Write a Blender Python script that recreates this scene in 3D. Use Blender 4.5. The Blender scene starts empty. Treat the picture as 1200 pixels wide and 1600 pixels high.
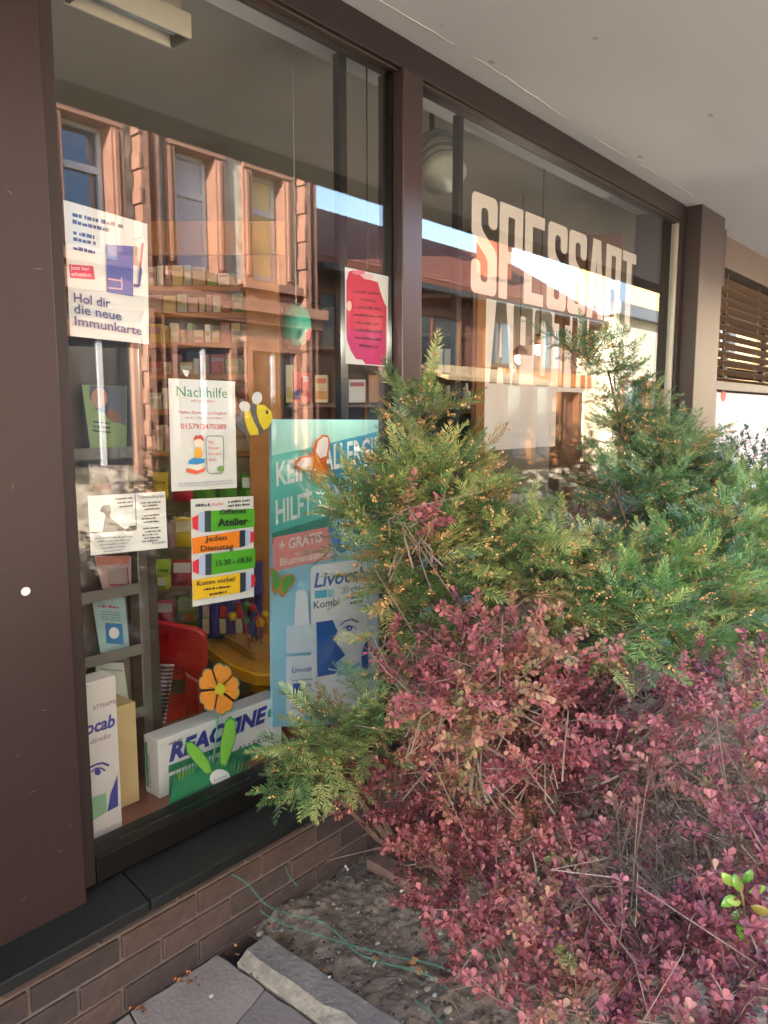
import bpy, bmesh, math, random
import numpy as np
from mathutils import Vector, Matrix
S = bpy.context.scene
COL = S.collection
R = math.radians
random.seed(7); rng = np.random.default_rng(7)

# ------------------------------------------------------------------ camera
CAM = Vector((0.0, -1.81, 1.55)); YAW = R(50); PITCH = math.atan(155/1200); F = 1200.0
cd = bpy.data.cameras.new('camera'); cam = bpy.data.objects.new('camera', cd); COL.objects.link(cam)
cam.location = CAM; cam.rotation_euler = (R(90)-PITCH, 0, -YAW)
cd.sensor_fit = 'HORIZONTAL'; cd.sensor_width = 36; cd.lens = 36; cd.clip_start = .05; cd.clip_end = 2000
S.camera = cam
# ------------------------------------------------------------------ sky, sun, exposure
SUN_EL, SUN_AZ = R(21), R(19)      # sun stands over the -x end of the street, slightly behind the shop
w = bpy.data.worlds.new('World'); S.world = w; w.use_nodes = True
nt = w.node_tree; bg = nt.nodes['Background']
sky = nt.nodes.new('ShaderNodeTexSky'); sky.sky_type = 'NISHITA'; sky.sun_disc = False
sky.sun_elevation = SUN_EL
sd = Vector((-math.cos(SUN_AZ)*math.cos(SUN_EL), math.sin(SUN_AZ)*math.cos(SUN_EL), math.sin(SUN_EL)))  # towards the sun
sky.sun_rotation = math.atan2(sd.x, sd.y)
nt.links.new(sky.outputs[0], bg.inputs[0]); bg.inputs[1].default_value = 0.15
sl = bpy.data.lights.new('sun', 'SUN'); sl.energy = 5.0; sl.angle = R(.5); sl.color = (1, .88, .74)
so = bpy.data.objects.new('sun', sl); COL.objects.link(so)
so.rotation_euler = (-sd).to_track_quat('-Z', 'Y').to_euler()
S.view_settings.view_transform = 'Standard'; S.view_settings.look = 'None'
S.view_settings.gamma = 1; S.view_settings.exposure = 3.72
S.view_settings.use_curve_mapping = False
try:
    S.cycles.max_bounces = 10; S.cycles.transparent_max_bounces = 16; S.cycles.diffuse_bounces = 5; S.cycles.caustics_reflective = False
except Exception: pass

# ------------------------------------------------------------------ pixel -> place helpers
fw = Vector((math.sin(YAW)*math.cos(PITCH), math.cos(YAW)*math.cos(PITCH), -math.sin(PITCH)))
rt = Vector((math.cos(YAW), -math.sin(YAW), 0)); up = rt.cross(fw)
hf = Vector((math.sin(YAW), math.cos(YAW), 0)); UZ = Vector((0, 0, 1))
def ray(px, py): return fw + rt*((px-600)/F) - up*((py-800)/F)
def at(px, py, Y):
    d = ray(px, py); return CAM + d*((Y-CAM.y)/d.y)
def ag(px, py, z):
    d = ray(px, py); return CAM + d*((z-CAM.z)/d.z)
def av(px, py, D):
    d = ray(px, py); return CAM + d*(D/d.dot(hf))
def mir(px, py, Yv):
    p = at(px, py, Yv); return Vector((p.x, -p.y, p.z))

# ------------------------------------------------------------------ materials
def hx(s):
    v = [int(s[i:i+2], 16)/255 for i in (0, 2, 4)]
    return tuple(c/12.92 if c <= .04045 else ((c+.055)/1.055)**2.4 for c in v)
MATS = {}
def mat(name, col, rough=.6, var=.12, scale=8, bump=0, metal=0, spec=.5, trans=0, attr=None, emit=None, coat=0, col2=None, detail=6, bscale=None):
    if name in MATS: return MATS[name]
    m = bpy.data.materials.new(name); m.use_nodes = True; n = m.node_tree; L = n.links
    b = n.nodes['Principled BSDF']
    if isinstance(col, str): col = hx(col)
    if isinstance(col2, str): col2 = hx(col2)
    b.inputs['Roughness'].default_value = rough; b.inputs['Metallic'].default_value = metal
    b.inputs['Specular IOR Level'].default_value = spec; b.inputs['Coat Weight'].default_value = coat
    tc = n.nodes.new('ShaderNodeTexCoord')
    nz = n.nodes.new('ShaderNodeTexNoise'); nz.inputs['Scale'].default_value = scale; nz.inputs['Detail'].default_value = detail
    L.new(tc.outputs['Object'], nz.inputs['Vector'])
    rp = n.nodes.new('ShaderNodeValToRGB')
    c1 = tuple(c*(1-var) for c in col); c2 = col2 or tuple(min(1, c*(1+var)) for c in col)
    rp.color_ramp.elements[0].color = (*c1, 1); rp.color_ramp.elements[1].color = (*c2, 1)
    rp.color_ramp.elements[0].position = .3; rp.color_ramp.elements[1].position = .7
    L.new(nz.outputs['Fac'], rp.inputs['Fac'])
    out = rp.outputs['Color']
    if attr:
        at_ = n.nodes.new('ShaderNodeAttribute'); at_.attribute_name = attr[0]
        r2 = n.nodes.new('ShaderNodeValToRGB')
        els = r2.color_ramp.elements
        while len(els) < len(attr[1]): els.new(.5)
        for i, c in enumerate(attr[1]):
            els[i].position = i/(len(attr[1])-1); els[i].color = (*(hx(c) if isinstance(c, str) else c), 1)
        L.new(at_.outputs['Fac'], r2.inputs['Fac']); out = r2.outputs['Color']
    L.new(out, b.inputs['Base Color'])
    if bump:
        bp = n.nodes.new('ShaderNodeBump'); bp.inputs['Strength'].default_value = bump; bp.inputs['Distance'].default_value = .01
        nb = n.nodes.new('ShaderNodeTexNoise'); nb.inputs['Scale'].default_value = bscale or scale*6; nb.inputs['Detail'].default_value = 8
        L.new(tc.outputs['Object'], nb.inputs['Vector']); L.new(nb.outputs['Fac'], bp.inputs['Height']); L.new(bp.outputs['Normal'], b.inputs['Normal'])
    if trans:
        t = n.nodes.new('ShaderNodeBsdfTranslucent'); L.new(out, t.inputs['Color'])
        mx = n.nodes.new('ShaderNodeMixShader'); mx.inputs[0].default_value = trans
        L.new(b.outputs[0], mx.inputs[1]); L.new(t.outputs[0], mx.inputs[2])
        L.new(mx.outputs[0], n.nodes['Material Output'].inputs['Surface'])
    if emit:
        b.inputs['Emission Color'].default_value = (*emit[0], 1); b.inputs['Emission Strength'].default_value = emit[1]
    MATS[name] = m; return m
def P(c, rough=.55):       # plain printed or painted colour
    return mat('print_'+c, c, rough, .03, 20)
def glass_mat(name, tint, r0=.068):
    m = bpy.data.materials.new(name); m.use_nodes = True; n = m.node_tree; L = n.links; n.nodes.clear()
    o = n.nodes.new('ShaderNodeOutputMaterial'); g = n.nodes.new('ShaderNodeNewGeometry')
    dt = n.nodes.new('ShaderNodeVectorMath'); dt.operation = 'DOT_PRODUCT'
    L.new(g.outputs['Incoming'], dt.inputs[0]); L.new(g.outputs['Normal'], dt.inputs[1])
    def mt(op, a, b=None):
        q = n.nodes.new('ShaderNodeMath'); q.operation = op
        for i, v in enumerate((a, b)):
            if v is None: continue
            if isinstance(v, (int, float)): q.inputs[i].default_value = v
            else: L.new(v, q.inputs[i])
        return q.outputs[0]
    c = mt('ABSOLUTE', dt.outputs['Value']); k = mt('POWER', mt('SUBTRACT', 1, c), 5)
    fr = mt('ADD', mt('MULTIPLY', k, 1-r0), r0)
    t = n.nodes.new('ShaderNodeBsdfTransparent'); t.inputs[0].default_value = (*tint, 1)
    gl = n.nodes.new('ShaderNodeBsdfGlossy'); gl.inputs['Roughness'].default_value = .0
    # float glass is never perfectly flat: faint large waves
    tc = n.nodes.new('ShaderNodeTexCoord'); nz = n.nodes.new('ShaderNodeTexNoise'); nz.inputs['Scale'].default_value = 1.6; nz.inputs['Detail'].default_value = 1
    L.new(tc.outputs['Object'], nz.inputs['Vector'])
    bp = n.nodes.new('ShaderNodeBump'); bp.inputs['Strength'].default_value = .02; bp.inputs['Distance'].default_value = .003
    L.new(nz.outputs['Fac'], bp.inputs['Height']); L.new(bp.outputs['Normal'], gl.inputs['Normal'])
    mx = n.nodes.new('ShaderNodeMixShader'); L.new(fr, mx.inputs[0]); L.new(t.outputs[0], mx.inputs[1]); L.new(gl.outputs[0], mx.inputs[2])
    L.new(mx.outputs[0], o.inputs['Surface']); MATS[name] = m; return m

# ------------------------------------------------------------------ object helpers
ORG = {}
def root(name, label, cat, loc, group=None, kind=None):
    o = bpy.data.objects.new(name, None); o.empty_display_size = .1; COL.objects.link(o); o.location = loc
    if label: o['label'] = label
    if cat: o['category'] = cat
    if group: o['group'] = group
    if kind: o['kind'] = kind
    ORG[o] = Vector(loc); return o
def tag(o, label=None, cat=None, group=None, kind=None):
    if label: o['label'] = label
    if cat: o['category'] = cat
    if group: o['group'] = group
    if kind: o['kind'] = kind
    return o
def link(name, me, parent=None, org=None):
    o = bpy.data.objects.new(name, me); COL.objects.link(o)
    if parent is not None:
        o.parent = parent; ORG[o] = ORG[parent]
    else:
        ORG[o] = Vector((0, 0, 0)) if org is None else Vector(org); o.location = ORG[o]
    return o
class MB:
    def __init__(s): s.v = []; s.f = []; s.m = []; s.cur = 0
    def add(s, vs, fs):
        k = len(s.v); s.v += [Vector(v) for v in vs]; s.f += [[i+k for i in f] for f in fs]; s.m += [s.cur]*len(fs); return s
    def box(s, a, b):
        x0, x1 = sorted((a[0], b[0])); y0, y1 = sorted((a[1], b[1])); z0, z1 = sorted((a[2], b[2]))
        return s.add([(x0,y0,z0),(x1,y0,z0),(x1,y1,z0),(x0,y1,z0),(x0,y0,z1),(x1,y0,z1),(x1,y1,z1),(x0,y1,z1)],
                     [(0,3,2,1),(4,5,6,7),(0,1,5,4),(1,2,6,5),(2,3,7,6),(3,0,4,7)])
    def ob(s, c, ax, ay, az):     # oriented box: centre and three half vectors
        c = Vector(c); P_ = []
        for k in (-1, 1):
            for (i, j) in ((-1,-1),(1,-1),(1,1),(-1,1)): P_.append(c+ax*i+ay*j+az*k)
        return s.add(P_, [(0,3,2,1),(4,5,6,7),(0,1,5,4),(1,2,6,5),(2,3,7,6),(3,0,4,7)])
    def prism(s, pts, d):          # polygon swept by vector d
        n = len(pts); d = Vector(d); pts = [Vector(p) for p in pts]
        return s.add(pts+[p+d for p in pts], [list(range(n))[::-1], list(range(n, 2*n))]+[[i, (i+1) % n, (i+1) % n+n, i+n] for i in range(n)])
    def poly(s, pts): return s.add(pts, [list(range(len(pts)))])
    def tube(s, pts, rad, n=6, cap=True):
        pts = [Vector(p) for p in pts]
        if not hasattr(rad, '__len__'): rad = [rad]*len(pts)
        k = len(s.v); u = None
        for i, p in enumerate(pts):
            t = (pts[min(i+1, len(pts)-1)]-pts[max(i-1, 0)]).normalized()
            if u is None: u = t.orthogonal().normalized()
            else:
                u = (u-t*u.dot(t)); u = u.normalized() if u.length > 1e-6 else t.orthogonal().normalized()
            v = t.cross(u)
            for j in range(n):
                a = 2*math.pi*j/n; s.v.append(p+(u*math.cos(a)+v*math.sin(a))*rad[i])
        for i in range(len(pts)-1):
            for j in range(n):
                a = k+i*n+j; b = k+i*n+(j+1) % n; s.f.append([a, b, b+n, a+n]); s.m.append(s.cur)
        if cap:
            s.f.append([k+j for j in range(n)][::-1]); s.m.append(s.cur)
            s.f.append([k+(len(pts)-1)*n+j for j in range(n)]); s.m.append(s.cur)
        return s
    def ball(s, c, r, n=8, m=6, sc=(1,1,1)):
        c = Vector(c); vs = [c+Vector((0, 0, r*sc[2]))]
        for i in range(1, m):
            th = math.pi*i/m
            for j in range(n):
                a = 2*math.pi*j/n
                vs.append(c+Vector((r*sc[0]*math.sin(th)*math.cos(a), r*sc[1]*math.sin(th)*math.sin(a), r*sc[2]*math.cos(th))))
        vs.append(c-Vector((0, 0, r*sc[2]))); fs = []
        for j in range(n):
            fs.append([0, 1+j, 1+(j+1) % n]); fs.append([len(vs)-1, 1+(m-2)*n+(j+1) % n, 1+(m-2)*n+j])
            for i in range(m-2):
                a = 1+i*n+j; b = 1+i*n+(j+1) % n; fs.append([a, a+n, b+n, b])
        return s.add(vs, fs)
    def lathe(s, c, prof, n=16, axis=None):
        pts = []; c = Vector(c); k = len(s.v)
        for (r, z) in prof:
            for j in range(n):
                a = 2*math.pi*j/n; s.v.append(c+Vector((r*math.cos(a), r*math.sin(a), z)))
        for i in range(len(prof)-1):
            for j in range(n):
                a = k+i*n+j; b = k+i*n+(j+1) % n; s.f.append([a, b, b+n, a+n]); s.m.append(s.cur)
        s.f.append([k+j for j in range(n)][::-1]); s.m.append(s.cur)
        s.f.append([k+(len(prof)-1)*n+j for j in range(n)]); s.m.append(s.cur); return s
    def build(s, name, mats, parent=None, org=None, bevel=0, smooth=False):
        o_ = ORG[parent] if parent is not None else Vector(org or (0, 0, 0))
        me = bpy.data.meshes.new(name); me.from_pydata([tuple(v-o_) for v in s.v], [], s.f); me.update()
        bm = bmesh.new(); bm.from_mesh(me); bmesh.ops.recalc_face_normals(bm, faces=bm.faces); bm.to_mesh(me); bm.free()
        if not isinstance(mats, (list, tuple)): mats = [mats]
        for m in mats: me.materials.append(m)
        if len(mats) > 1: me.polygons.foreach_set('material_index', s.m)
        if smooth: me.polygons.foreach_set('use_smooth', [True]*len(me.polygons))
        o = link(name, me, parent, org)
        if bevel:
            b = o.modifiers.new('bevel', 'BEVEL'); b.width = bevel; b.segments = 2; b.limit_method = 'ANGLE'
        return o
def np_mesh(name, V, T, m, parent, tint=None, org=None, smooth=False):     # big triangle soups
    o_ = np.array(ORG[parent] if parent is not None else (org or (0, 0, 0)), dtype=np.float64)
    V = np.asarray(V, dtype=np.float64)-o_; T = np.asarray(T, dtype=np.int32)
    me = bpy.data.meshes.new(name); me.vertices.add(len(V)); me.vertices.foreach_set('co', V.astype(np.float32).ravel())
    me.loops.add(T.size); me.loops.foreach_set('vertex_index', T.ravel())
    me.polygons.add(len(T)); me.polygons.foreach_set('loop_start', np.arange(0, T.size, T.shape[1], dtype=np.int32))
    me.polygons.foreach_set('loop_total', np.full(len(T), T.shape[1], dtype=np.int32))
    if tint is not None:
        a = me.attributes.new('tint', 'FLOAT', 'POINT'); a.data.foreach_set('value', np.asarray(tint, dtype=np.float32))
    me.materials.append(m); me.update(calc_edges=True)
    return link(name, me, parent, org)

def text_mesh(body, bold=0.0, shear=0.0, res=2, space=1.0):
    c = bpy.data.curves.new('t', 'FONT'); c.body = body; c.size = 1; c.offset = bold; c.shear = shear; c.resolution_u = res; c.space_character = space
    o = bpy.data.objects.new('t', c); COL.objects.link(o)
    dg = bpy.context.evaluated_depsgraph_get(); me = bpy.data.meshes.new_from_object(o.evaluated_get(dg))
    v = [tuple(x.co) for x in me.vertices]; f = [tuple(p.vertices) for p in me.polygons]
    bpy.data.objects.remove(o); bpy.data.curves.remove(c); bpy.data.meshes.remove(me); return v, f
def put_text(name, body, p0, p1, h, m, parent, upv=UZ, bold=0.0, shear=0.0, space=1.0):
    """p0 -> p1 baseline in space, h cap height in metres"""
    v, f = text_mesh(body, bold, shear, space=space)
    if not v: return None
    x0 = min(a[0] for a in v); x1 = max(a[0] for a in v)
    p0, p1 = Vector(p0), Vector(p1); ux = (p1-p0)/(x1-x0); uy = upv.normalized()*(h/.72)
    b = MB(); b.add([p0+ux*(a[0]-x0)+uy*a[1] for a in v], f)
    return b.build(name, m, parent)

class Sheet:
    """a flat printed thing standing in a vertical plane; its print is placed on that plane"""
    def __init__(s, name, label, cat, corners, Y, m, thick=.0006, plane='y', group=None, bevel=0, sheet_name='sheet'):
        s.Y = Y; s.plane = plane; s.k = 0; s.name = name
        s.nrm = Vector((0, -1, 0)) if plane == 'y' else -hf
        pts = [s.w(*c) for c in corners]
        base = sum(pts, Vector())/len(pts); base.z = min(p.z for p in pts)
        s.o = root(name, label, cat, base, group)
        b = MB(); b.prism(pts, -s.nrm*thick); b.build(sheet_name, m, s.o)
    def w(s, px, py): return at(px, py, s.Y) if s.plane == 'y' else av(px, py, s.Y)
    def lift(s): s.k += 1; return s.nrm*(.00035*s.k)
    def poly(s, name, pts, m, n=None):
        l = s.lift(); b = MB(); b.poly([s.w(*p)+l for p in pts]); return b.build(name, m, s.o)
    def ell(s, name, cx, cy, rx, ry, m, n=20, rot=0):
        pts = []
        for i in range(n):
            a = 2*math.pi*i/n; x, y = rx*math.cos(a), ry*math.sin(a)
            pts.append((cx+x*math.cos(rot)-y*math.sin(rot), cy+x*math.sin(rot)+y*math.cos(rot)))
        return s.poly(name, pts, m)
    def line(s, name, pts, wd, m):
        l = s.lift(); b = MB(); pts = [s.w(*p)+l for p in pts]
        w_ = (s.w(600, 600)-s.w(600+1, 600)).length
        px = (s.w(*[300, 700])-s.w(300, 701)).length
        for a, c in zip(pts, pts[1:]):
            d = (c-a).normalized(); q = d.cross(s.nrm).normalized()*(wd*.5*px); b.poly([a-q, c-q, c+q, a+q]); 
        return b.build(name, m, s.o)
    def text(s, body, p0, p1, hpx, m, bold=0.0, shear=0.0, name='lettering', space=1.0):
        l = s.lift(); a, c = s.w(*p0)+l, s.w(*p1)+l
        h = (s.w(p0[0], p0[1]-hpx)-s.w(*p0)).length
        return put_text(name, body, a, c, h, m, s.o, bold=bold, shear=shear, space=space)
    def lines(s, p0, p1, hpx, m, seed=0):      # lettering too small to read: word-shaped strokes on one baseline
        r_ = random.Random(seed+int(p0[0]*7+p0[1]*13)); l = s.lift(); b = MB(); t = 0
        L = math.hypot(p1[0]-p0[0], p1[1]-p0[1])
        while t < L:
            wl = r_.uniform(.35, 1.3)*hpx
            e = min(t+wl, L); f0, f1 = t/L, e/L
            A = (p0[0]+(p1[0]-p0[0])*f0, p0[1]+(p1[1]-p0[1])*f0); B = (p0[0]+(p1[0]-p0[0])*f1, p0[1]+(p1[1]-p0[1])*f1)
            hh = hpx*r_.uniform(.55, .95)
            b.poly([s.w(*A)+l, s.w(*B)+l, s.w(B[0], B[1]-hh)+l, s.w(A[0], A[1]-hh)+l])
            t = e+hpx*(r_.choice([.16, .16, .22, .6]))
        return b.build('lettering', m, s.o)

# ================================================================== MATERIALS
GZ = -0.06
m_frame = mat('frame_brown', '221817', .55, .18, 3, spec=.5, bump=.05, bscale=200)
m_pier = mat('pier_brown', '291b1b', .42, .22, 1.7, spec=.5, bump=.10, bscale=160)
m_black = mat('frame_black', '0a0a0a', .5, .1, 6, spec=.3)
m_slate = mat('slate_sill', '101414', .5, .3, 7, bump=.25, bscale=60)
m_mortar = mat('mortar', '6c625f', .9, .15, 25, bump=.4, bscale=150)
m_brick = [mat('brick_%s' % n, c, .6, .22, 22, bump=.35, bscale=90) for n, c in (('rust', '4f413e'), ('plum', '3c3435'), ('brown', '453b39'), ('ash', '373233'))]
m_soffit = mat('soffit_plaster', 'd8d8da', .9, .006, 30)
m_soffit_edge = mat('soffit_edge', '5c554f', .8, .06, 2)
m_upper = mat('render_wall', 'b8ab98', .9, .06, 2, bump=.1)
m_glass = glass_mat('shop_glass', (.95, .965, .955))
m_film = mat('frosted_film', 'ece3dc', .5, .02, 6)
m_pave = mat('paving_stone', '867f7c', .85, .16, 9, bump=.35, bscale=70)
m_joint = mat('paving_joint', '3b352f', .95, .3, 40, bump=.5)
m_kerb = mat('kerb_stone', '77736f', .9, .2, 14, bump=.5, bscale=60)
m_kerb_worn = mat('kerb_worn_edge', '7c756d', .9, .2, 22, bump=.6, bscale=70, col2='9c9488')
m_soil = mat('soil', '6a5f54', .95, .35, 18, bump=.8, bscale=70, col2='938676')
m_alu = mat('aluminium', '8a867c', .35, .06, 5, metal=.6)
m_wood = mat('shelf_wood', 'a8713c', .5, .14, 5)
m_wood_dark = mat('shelf_wood_dark', '6b4527', .5, .16, 5)
m_white = mat('white_paper', 'e9edf2', .6, .015, 5)
m_ceil = mat('ceiling_paint', 'aaa39a', .85, .05, 2)
m_inwall = mat('interior_wall', '8d8577', .85, .06, 2)
m_floor_in = mat('display_floor', '7a4a3c', .35, .15, 4)

# ================================================================== SETTING: ground
b = MB(); b.poly([(-400, -400, -.26), (400, -400, -.26), (400, 400, -.26), (-400, 400, -.26)])
tag(b.build('ground', mat('far_ground', '5f5a4d', .95, .2, .2)), kind='structure')
b = MB(); b.box((-80, -7.4, -.25), (80, -2.7, -.17)); tag(b.build('road', mat('asphalt', '827e77', .85, .15, 6, bump=.4)), kind='structure')
b = MB(); b.box((-80, -9.0, -.25), (80, -7.4, -.06)); tag(b.build('far_pavement', mat('far_paving', 'c8bda6', .85, .12, 3)), kind='structure')
b = MB(); b.box((-80, -2.7, -.255), (80, -2.5, -.062)); tag(b.build('road_kerb', m_kerb), kind='structure')
pav = tag(MB().box((-20, -2.5, -.25), (1.31, -.06, GZ-.012)).build('pavement', m_joint), kind='structure')
# crazy paving slabs: Voronoi cells cut from jittered sites
def clip(poly, n, d):
    out = []
    for i in range(len(poly)):
        a, c = poly[i], poly[(i+1) % len(poly)]; da = a[0]*n[0]+a[1]*n[1]-d; dc = c[0]*n[0]+c[1]*n[1]-d
        if da <= 0: out.append(a)
        if (da < 0 < dc) or (dc < 0 < da):
            t = da/(da-dc); out.append((a[0]+(c[0]-a[0])*t, a[1]+(c[1]-a[1])*t))
    return out
sites = [(.3+.30*i+random.uniform(-.1, .1), -.2-.28*j+random.uniform(-.09, .09)) for i in range(-3, 4) for j in range(7)]
m_paves = [m_pave, mat('paving_stone_warm', '8c837e', .85, .16, 9, bump=.35, bscale=70), mat('paving_stone_dark', '7d7673', .85, .16, 9, bump=.35, bscale=70)]
for i, s_ in enumerate(sites):
    pl = [(-.75, -2.1), (1.295, -2.1), (1.295, -.07), (-.75, -.07)]
    for j, t_ in enumerate(sites):
        if i == j: continue
        n = (t_[0]-s_[0], t_[1]-s_[1]); L_ = math.hypot(*n); n = (n[0]/L_, n[1]/L_)
        mid = ((s_[0]+t_[0])/2, (s_[1]+t_[1])/2); pl = clip(pl, n, mid[0]*n[0]+mid[1]*n[1]-.0028)
        if len(pl) < 3: break
    if len(pl) < 3: continue
    # roughen the outline
    q = []
    for k in range(len(pl)):
        a, c = pl[k], pl[(k+1) % len(pl)]; q.append(a)
        L_ = math.hypot(c[0]-a[0], c[1]-a[1])
        for t in range(1, int(L_/.05)): 
            f = t/int(L_/.05); q.append((a[0]+(c[0]-a[0])*f+random.uniform(-.005, .005), a[1]+(c[1]-a[1])*f+random.uniform(-.005, .005)))
    dz = random.uniform(-.003, .003)
    MB().prism([(x, y, GZ-.03) for x, y in q], (0, 0, .03+dz)).build('slab', random.choice(m_paves), pav, bevel=.002)
# soil bed behind the kerb
def vnoise(x, y, seed):
    r_ = np.random.default_rng(seed); G = r_.random((64, 64)); xi = np.floor(x).astype(int); yi = np.floor(y).astype(int); fx = x-xi; fy = y-yi
    fx = fx*fx*(3-2*fx); fy = fy*fy*(3-2*fy); g = lambda a, c: G[a % 64, c % 64]
    return (g(xi, yi)*(1-fx)+g(xi+1, yi)*fx)*(1-fy)+(g(xi, yi+1)*(1-fx)+g(xi+1, yi+1)*fx)*fy
def soil_h(x, y):
    x = np.asarray(x, float); y = np.asarray(y, float)
    return GZ+.012+.05*(vnoise(x*2, y*2, 1)-.5)+.035*(vnoise(x*7, y*7, 2)-.5)+.018*(vnoise(x*22, y*22, 3)-.5)+.010*(vnoise(x*60, y*60, 4)-.5)
def grid(name, x0, x1, y0, y1, nx, ny, hfun, m):
    X, Y_ = np.meshgrid(np.linspace(x0, x1, nx), np.linspace(y0, y1, ny)); Z = hfun(X, Y_)
    V = np.stack([X, Y_, Z], -1).reshape(-1, 3); I = np.arange(nx*ny).reshape(ny, nx)
    Q = np.stack([I[:-1, :-1], I[:-1, 1:], I[1:, 1:], I[1:, :-1]], -1).reshape(-1, 4); return np_mesh(name, V, Q, m, None)
tag(grid('soil', 1.42, 3.4, -1.75, -.055, 380, 330, soil_h, m_soil), kind='structure')
tag(MB().box((3.38, -1.75, -.25), (14, -.055, -.05)).build('planting_bed', m_soil), kind='structure')
# kerb stone edging the bed, running away from the facade
kr = root('kerb', None, None, (1.36, -.16, GZ), kind='structure')
def kerb_piece(y0, y1, x0, x1, top):
    n = max(3, int((y0-y1)/.06)); vs = []; fs = []
    for i in range(n+1):
        y = y0+(y1-y0)*i/n; j = lambda s_: random.uniform(-s_, s_)
        cut = .034+j(.010)
        vs += [(x0+j(.004), y, GZ-.08), (x0+j(.004), y, top-.022), (x0+cut+j(.004), y, top+j(.002)), (x1+j(.003), y, top+j(.003)), (x1+j(.003), y, GZ-.1)]
    for i in range(n):
        for k in range(4): a = i*5+k; fs.append([a, a+1, a+6, a+5])
    fs += [[0, 1, 2, 3, 4][::-1], [n*5+k for k in range(5)]]
    kb = MB().add(vs, fs); kb.m = [1 if (i_ < 4*n and i_ % 4 in (0, 1)) else 0 for i_ in range(len(kb.f))]; kb.build('kerb_block', [m_kerb, m_kerb_worn], kr)
kerb_piece(-.155, -.80, 1.305, 1.415, GZ+.034); kerb_piece(-.808, -1.75, 1.30, 1.41, GZ+.034)

# ================================================================== SHOP BUILDING
shop = root('shop_building', 'pharmacy shopfront with brown metal frame, brick plinth and grey soffit overhead', 'shop building', (2.5, 0, GZ))
# plinth with single bricks
pl_ = MB().box((-6, -.052, -.2), (5.1, .2, .30)).build('brick_plinth', m_mortar, shop)
L_, H_ = .235, .066
bm_ = {}
for c in range(5):
    z1 = .238-c*(H_+.011)
    x = -.6+(c % 2)*.123+(.06 if c == 0 else 0)
    while x < 3.9:
        l = L_+random.uniform(-.003, .003)
        key = (random.randrange(4), random.randrange(2))
        if key not in bm_:
            t = MB().box((0, -.007-.002*key[1], -H_), (L_, .01, 0)).build('brick', m_brick[key[0]], pl_, bevel=.003)
            bm_[key] = t.data; t.location = Vector((x, -.052, z1))-ORG[shop]-0*ORG[shop]
            me = t.data
            for v_ in me.vertices: v_.co += ORG[shop]      # mesh is kept at its own origin so that it can be shared
        else:
            t = link('brick', bm_[key], pl_); bv = t.modifiers.new('bevel', 'BEVEL'); bv.width = .003; bv.segments = 2
            t.location = Vector((x, -.052, z1))-ORG[shop]
        x += L_+.011
# slate sill tiles
for (x0, x1) in ((-2.2, -.55), (-.55, .60), (.60, 1.03), (1.03, 1.62), (1.62, 2.75), (2.75, 3.9), (3.9, 5.08)):
    b = MB(); x1 -= .004
    b.add([(x0, -.155, .258), (x1, -.155, .258), (x1, -.02, .262), (x0, -.02, .262), (x0, -.155, .290), (x1, -.155, .290), (x1, -.02, .322), (x0, -.02, .322)],
          [(0,3,2,1),(4,5,6,7),(0,1,5,4),(1,2,6,5),(2,3,7,6),(3,0,4,7)])
    b.build('sill', m_slate, shop, bevel=.003)
# brown pier at the left
MB().box((-2.0, -.062, .284), (.905, .3, 2.84)).build('pier', m_pier, shop, bevel=.004)
p = at(40, 924, -.063)
MB().add([p+Vector((.011*math.cos(a*math.pi/8), -.0006, .010*math.sin(a*math.pi/8))) for a in range(16)], [list(range(16))]).build('paint_spot', P('d8d8dc'), shop)
for (px_, py_, l_, a_) in ((52, 1237, .012, .1), (28, 1180, .006, .8), (70, 1110, .009, -.3), (95, 1330, .008, .2), (20, 760, .01, 1.3), (60, 420, .014, .15), (110, 1290, .005, 2.0), (15, 300, .008, -.6), (38, 1404, .01, .4)):
    p = at(px_, py_, -.063); d = Vector((math.cos(a_), 0, math.sin(a_)))*l_; q_ = Vector((-math.sin(a_), 0, math.cos(a_)))*.0006
    MB().add([p-d+q_*0, p-q_, p+d, p+q_*1.6], [(0, 1, 2, 3)]).build('scratch', mat('scratch', '7a655c', .6, .1), shop)
for (px_, py_, r_) in ((768, 97, .022), (1000, 245, .03), (930, 60, .018), (1110, 180, .025), (690, 40, .012)):
    p = ag(px_, py_, 2.8392); MB().add([p+Vector((r_*random.uniform(.5, 1)*math.cos(a*math.pi/7), r_*.6*random.uniform(.5, 1)*math.sin(a*math.pi/7), 0)) for a in range(14)], [list(range(14))]).build('stain', mat('soffit_stain', 'b8b4b0', .9, .05), shop)
# frame members
fr = MB(); fr.box((.907, -.03, .325), (.950, .06, 2.84)); fr.build('window_frame', m_frame, shop, bevel=.003).name = 'frame_jamb'
MB().box((.951, -.032, .326), (5.02, .06, .398)).build('frame_bottom_rail', m_black, shop, bevel=.004)
MB().box((.951, -.036, 2.735), (5.02, .06, 2.838)).build('frame_head', m_frame, shop, bevel=.003)
MB().box((.951, -.020, 2.727), (5.02, .03, 2.7345)).build('head_bead', mat('bead_bronze', '4a3a34', .5, .05), shop)
MB().box((2.205, -.048, .399), (2.318, .07, 2.734)).build('mullion', mat('mullion_brown', '3a2d2e', .30, .08, 3, spec=.6), shop, bevel=.004)
for x0 in (2.196, 2.3185): MB().box((x0, -.004, .40), (x0+.0075, .03, 2.726)).build('glazing_bead', m_black, shop)
MB().box((5.0205, -.03, .326), (5.095, .06, 2.838)).build('frame_jamb', m_frame, shop, bevel=.003)
MB().box((5.006, -.012, .40), (5.020, .03, 2.726)).build('glazing_bead', mat('bead_light', 'c9c3ba', .35, .05, metal=.3), shop)
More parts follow.
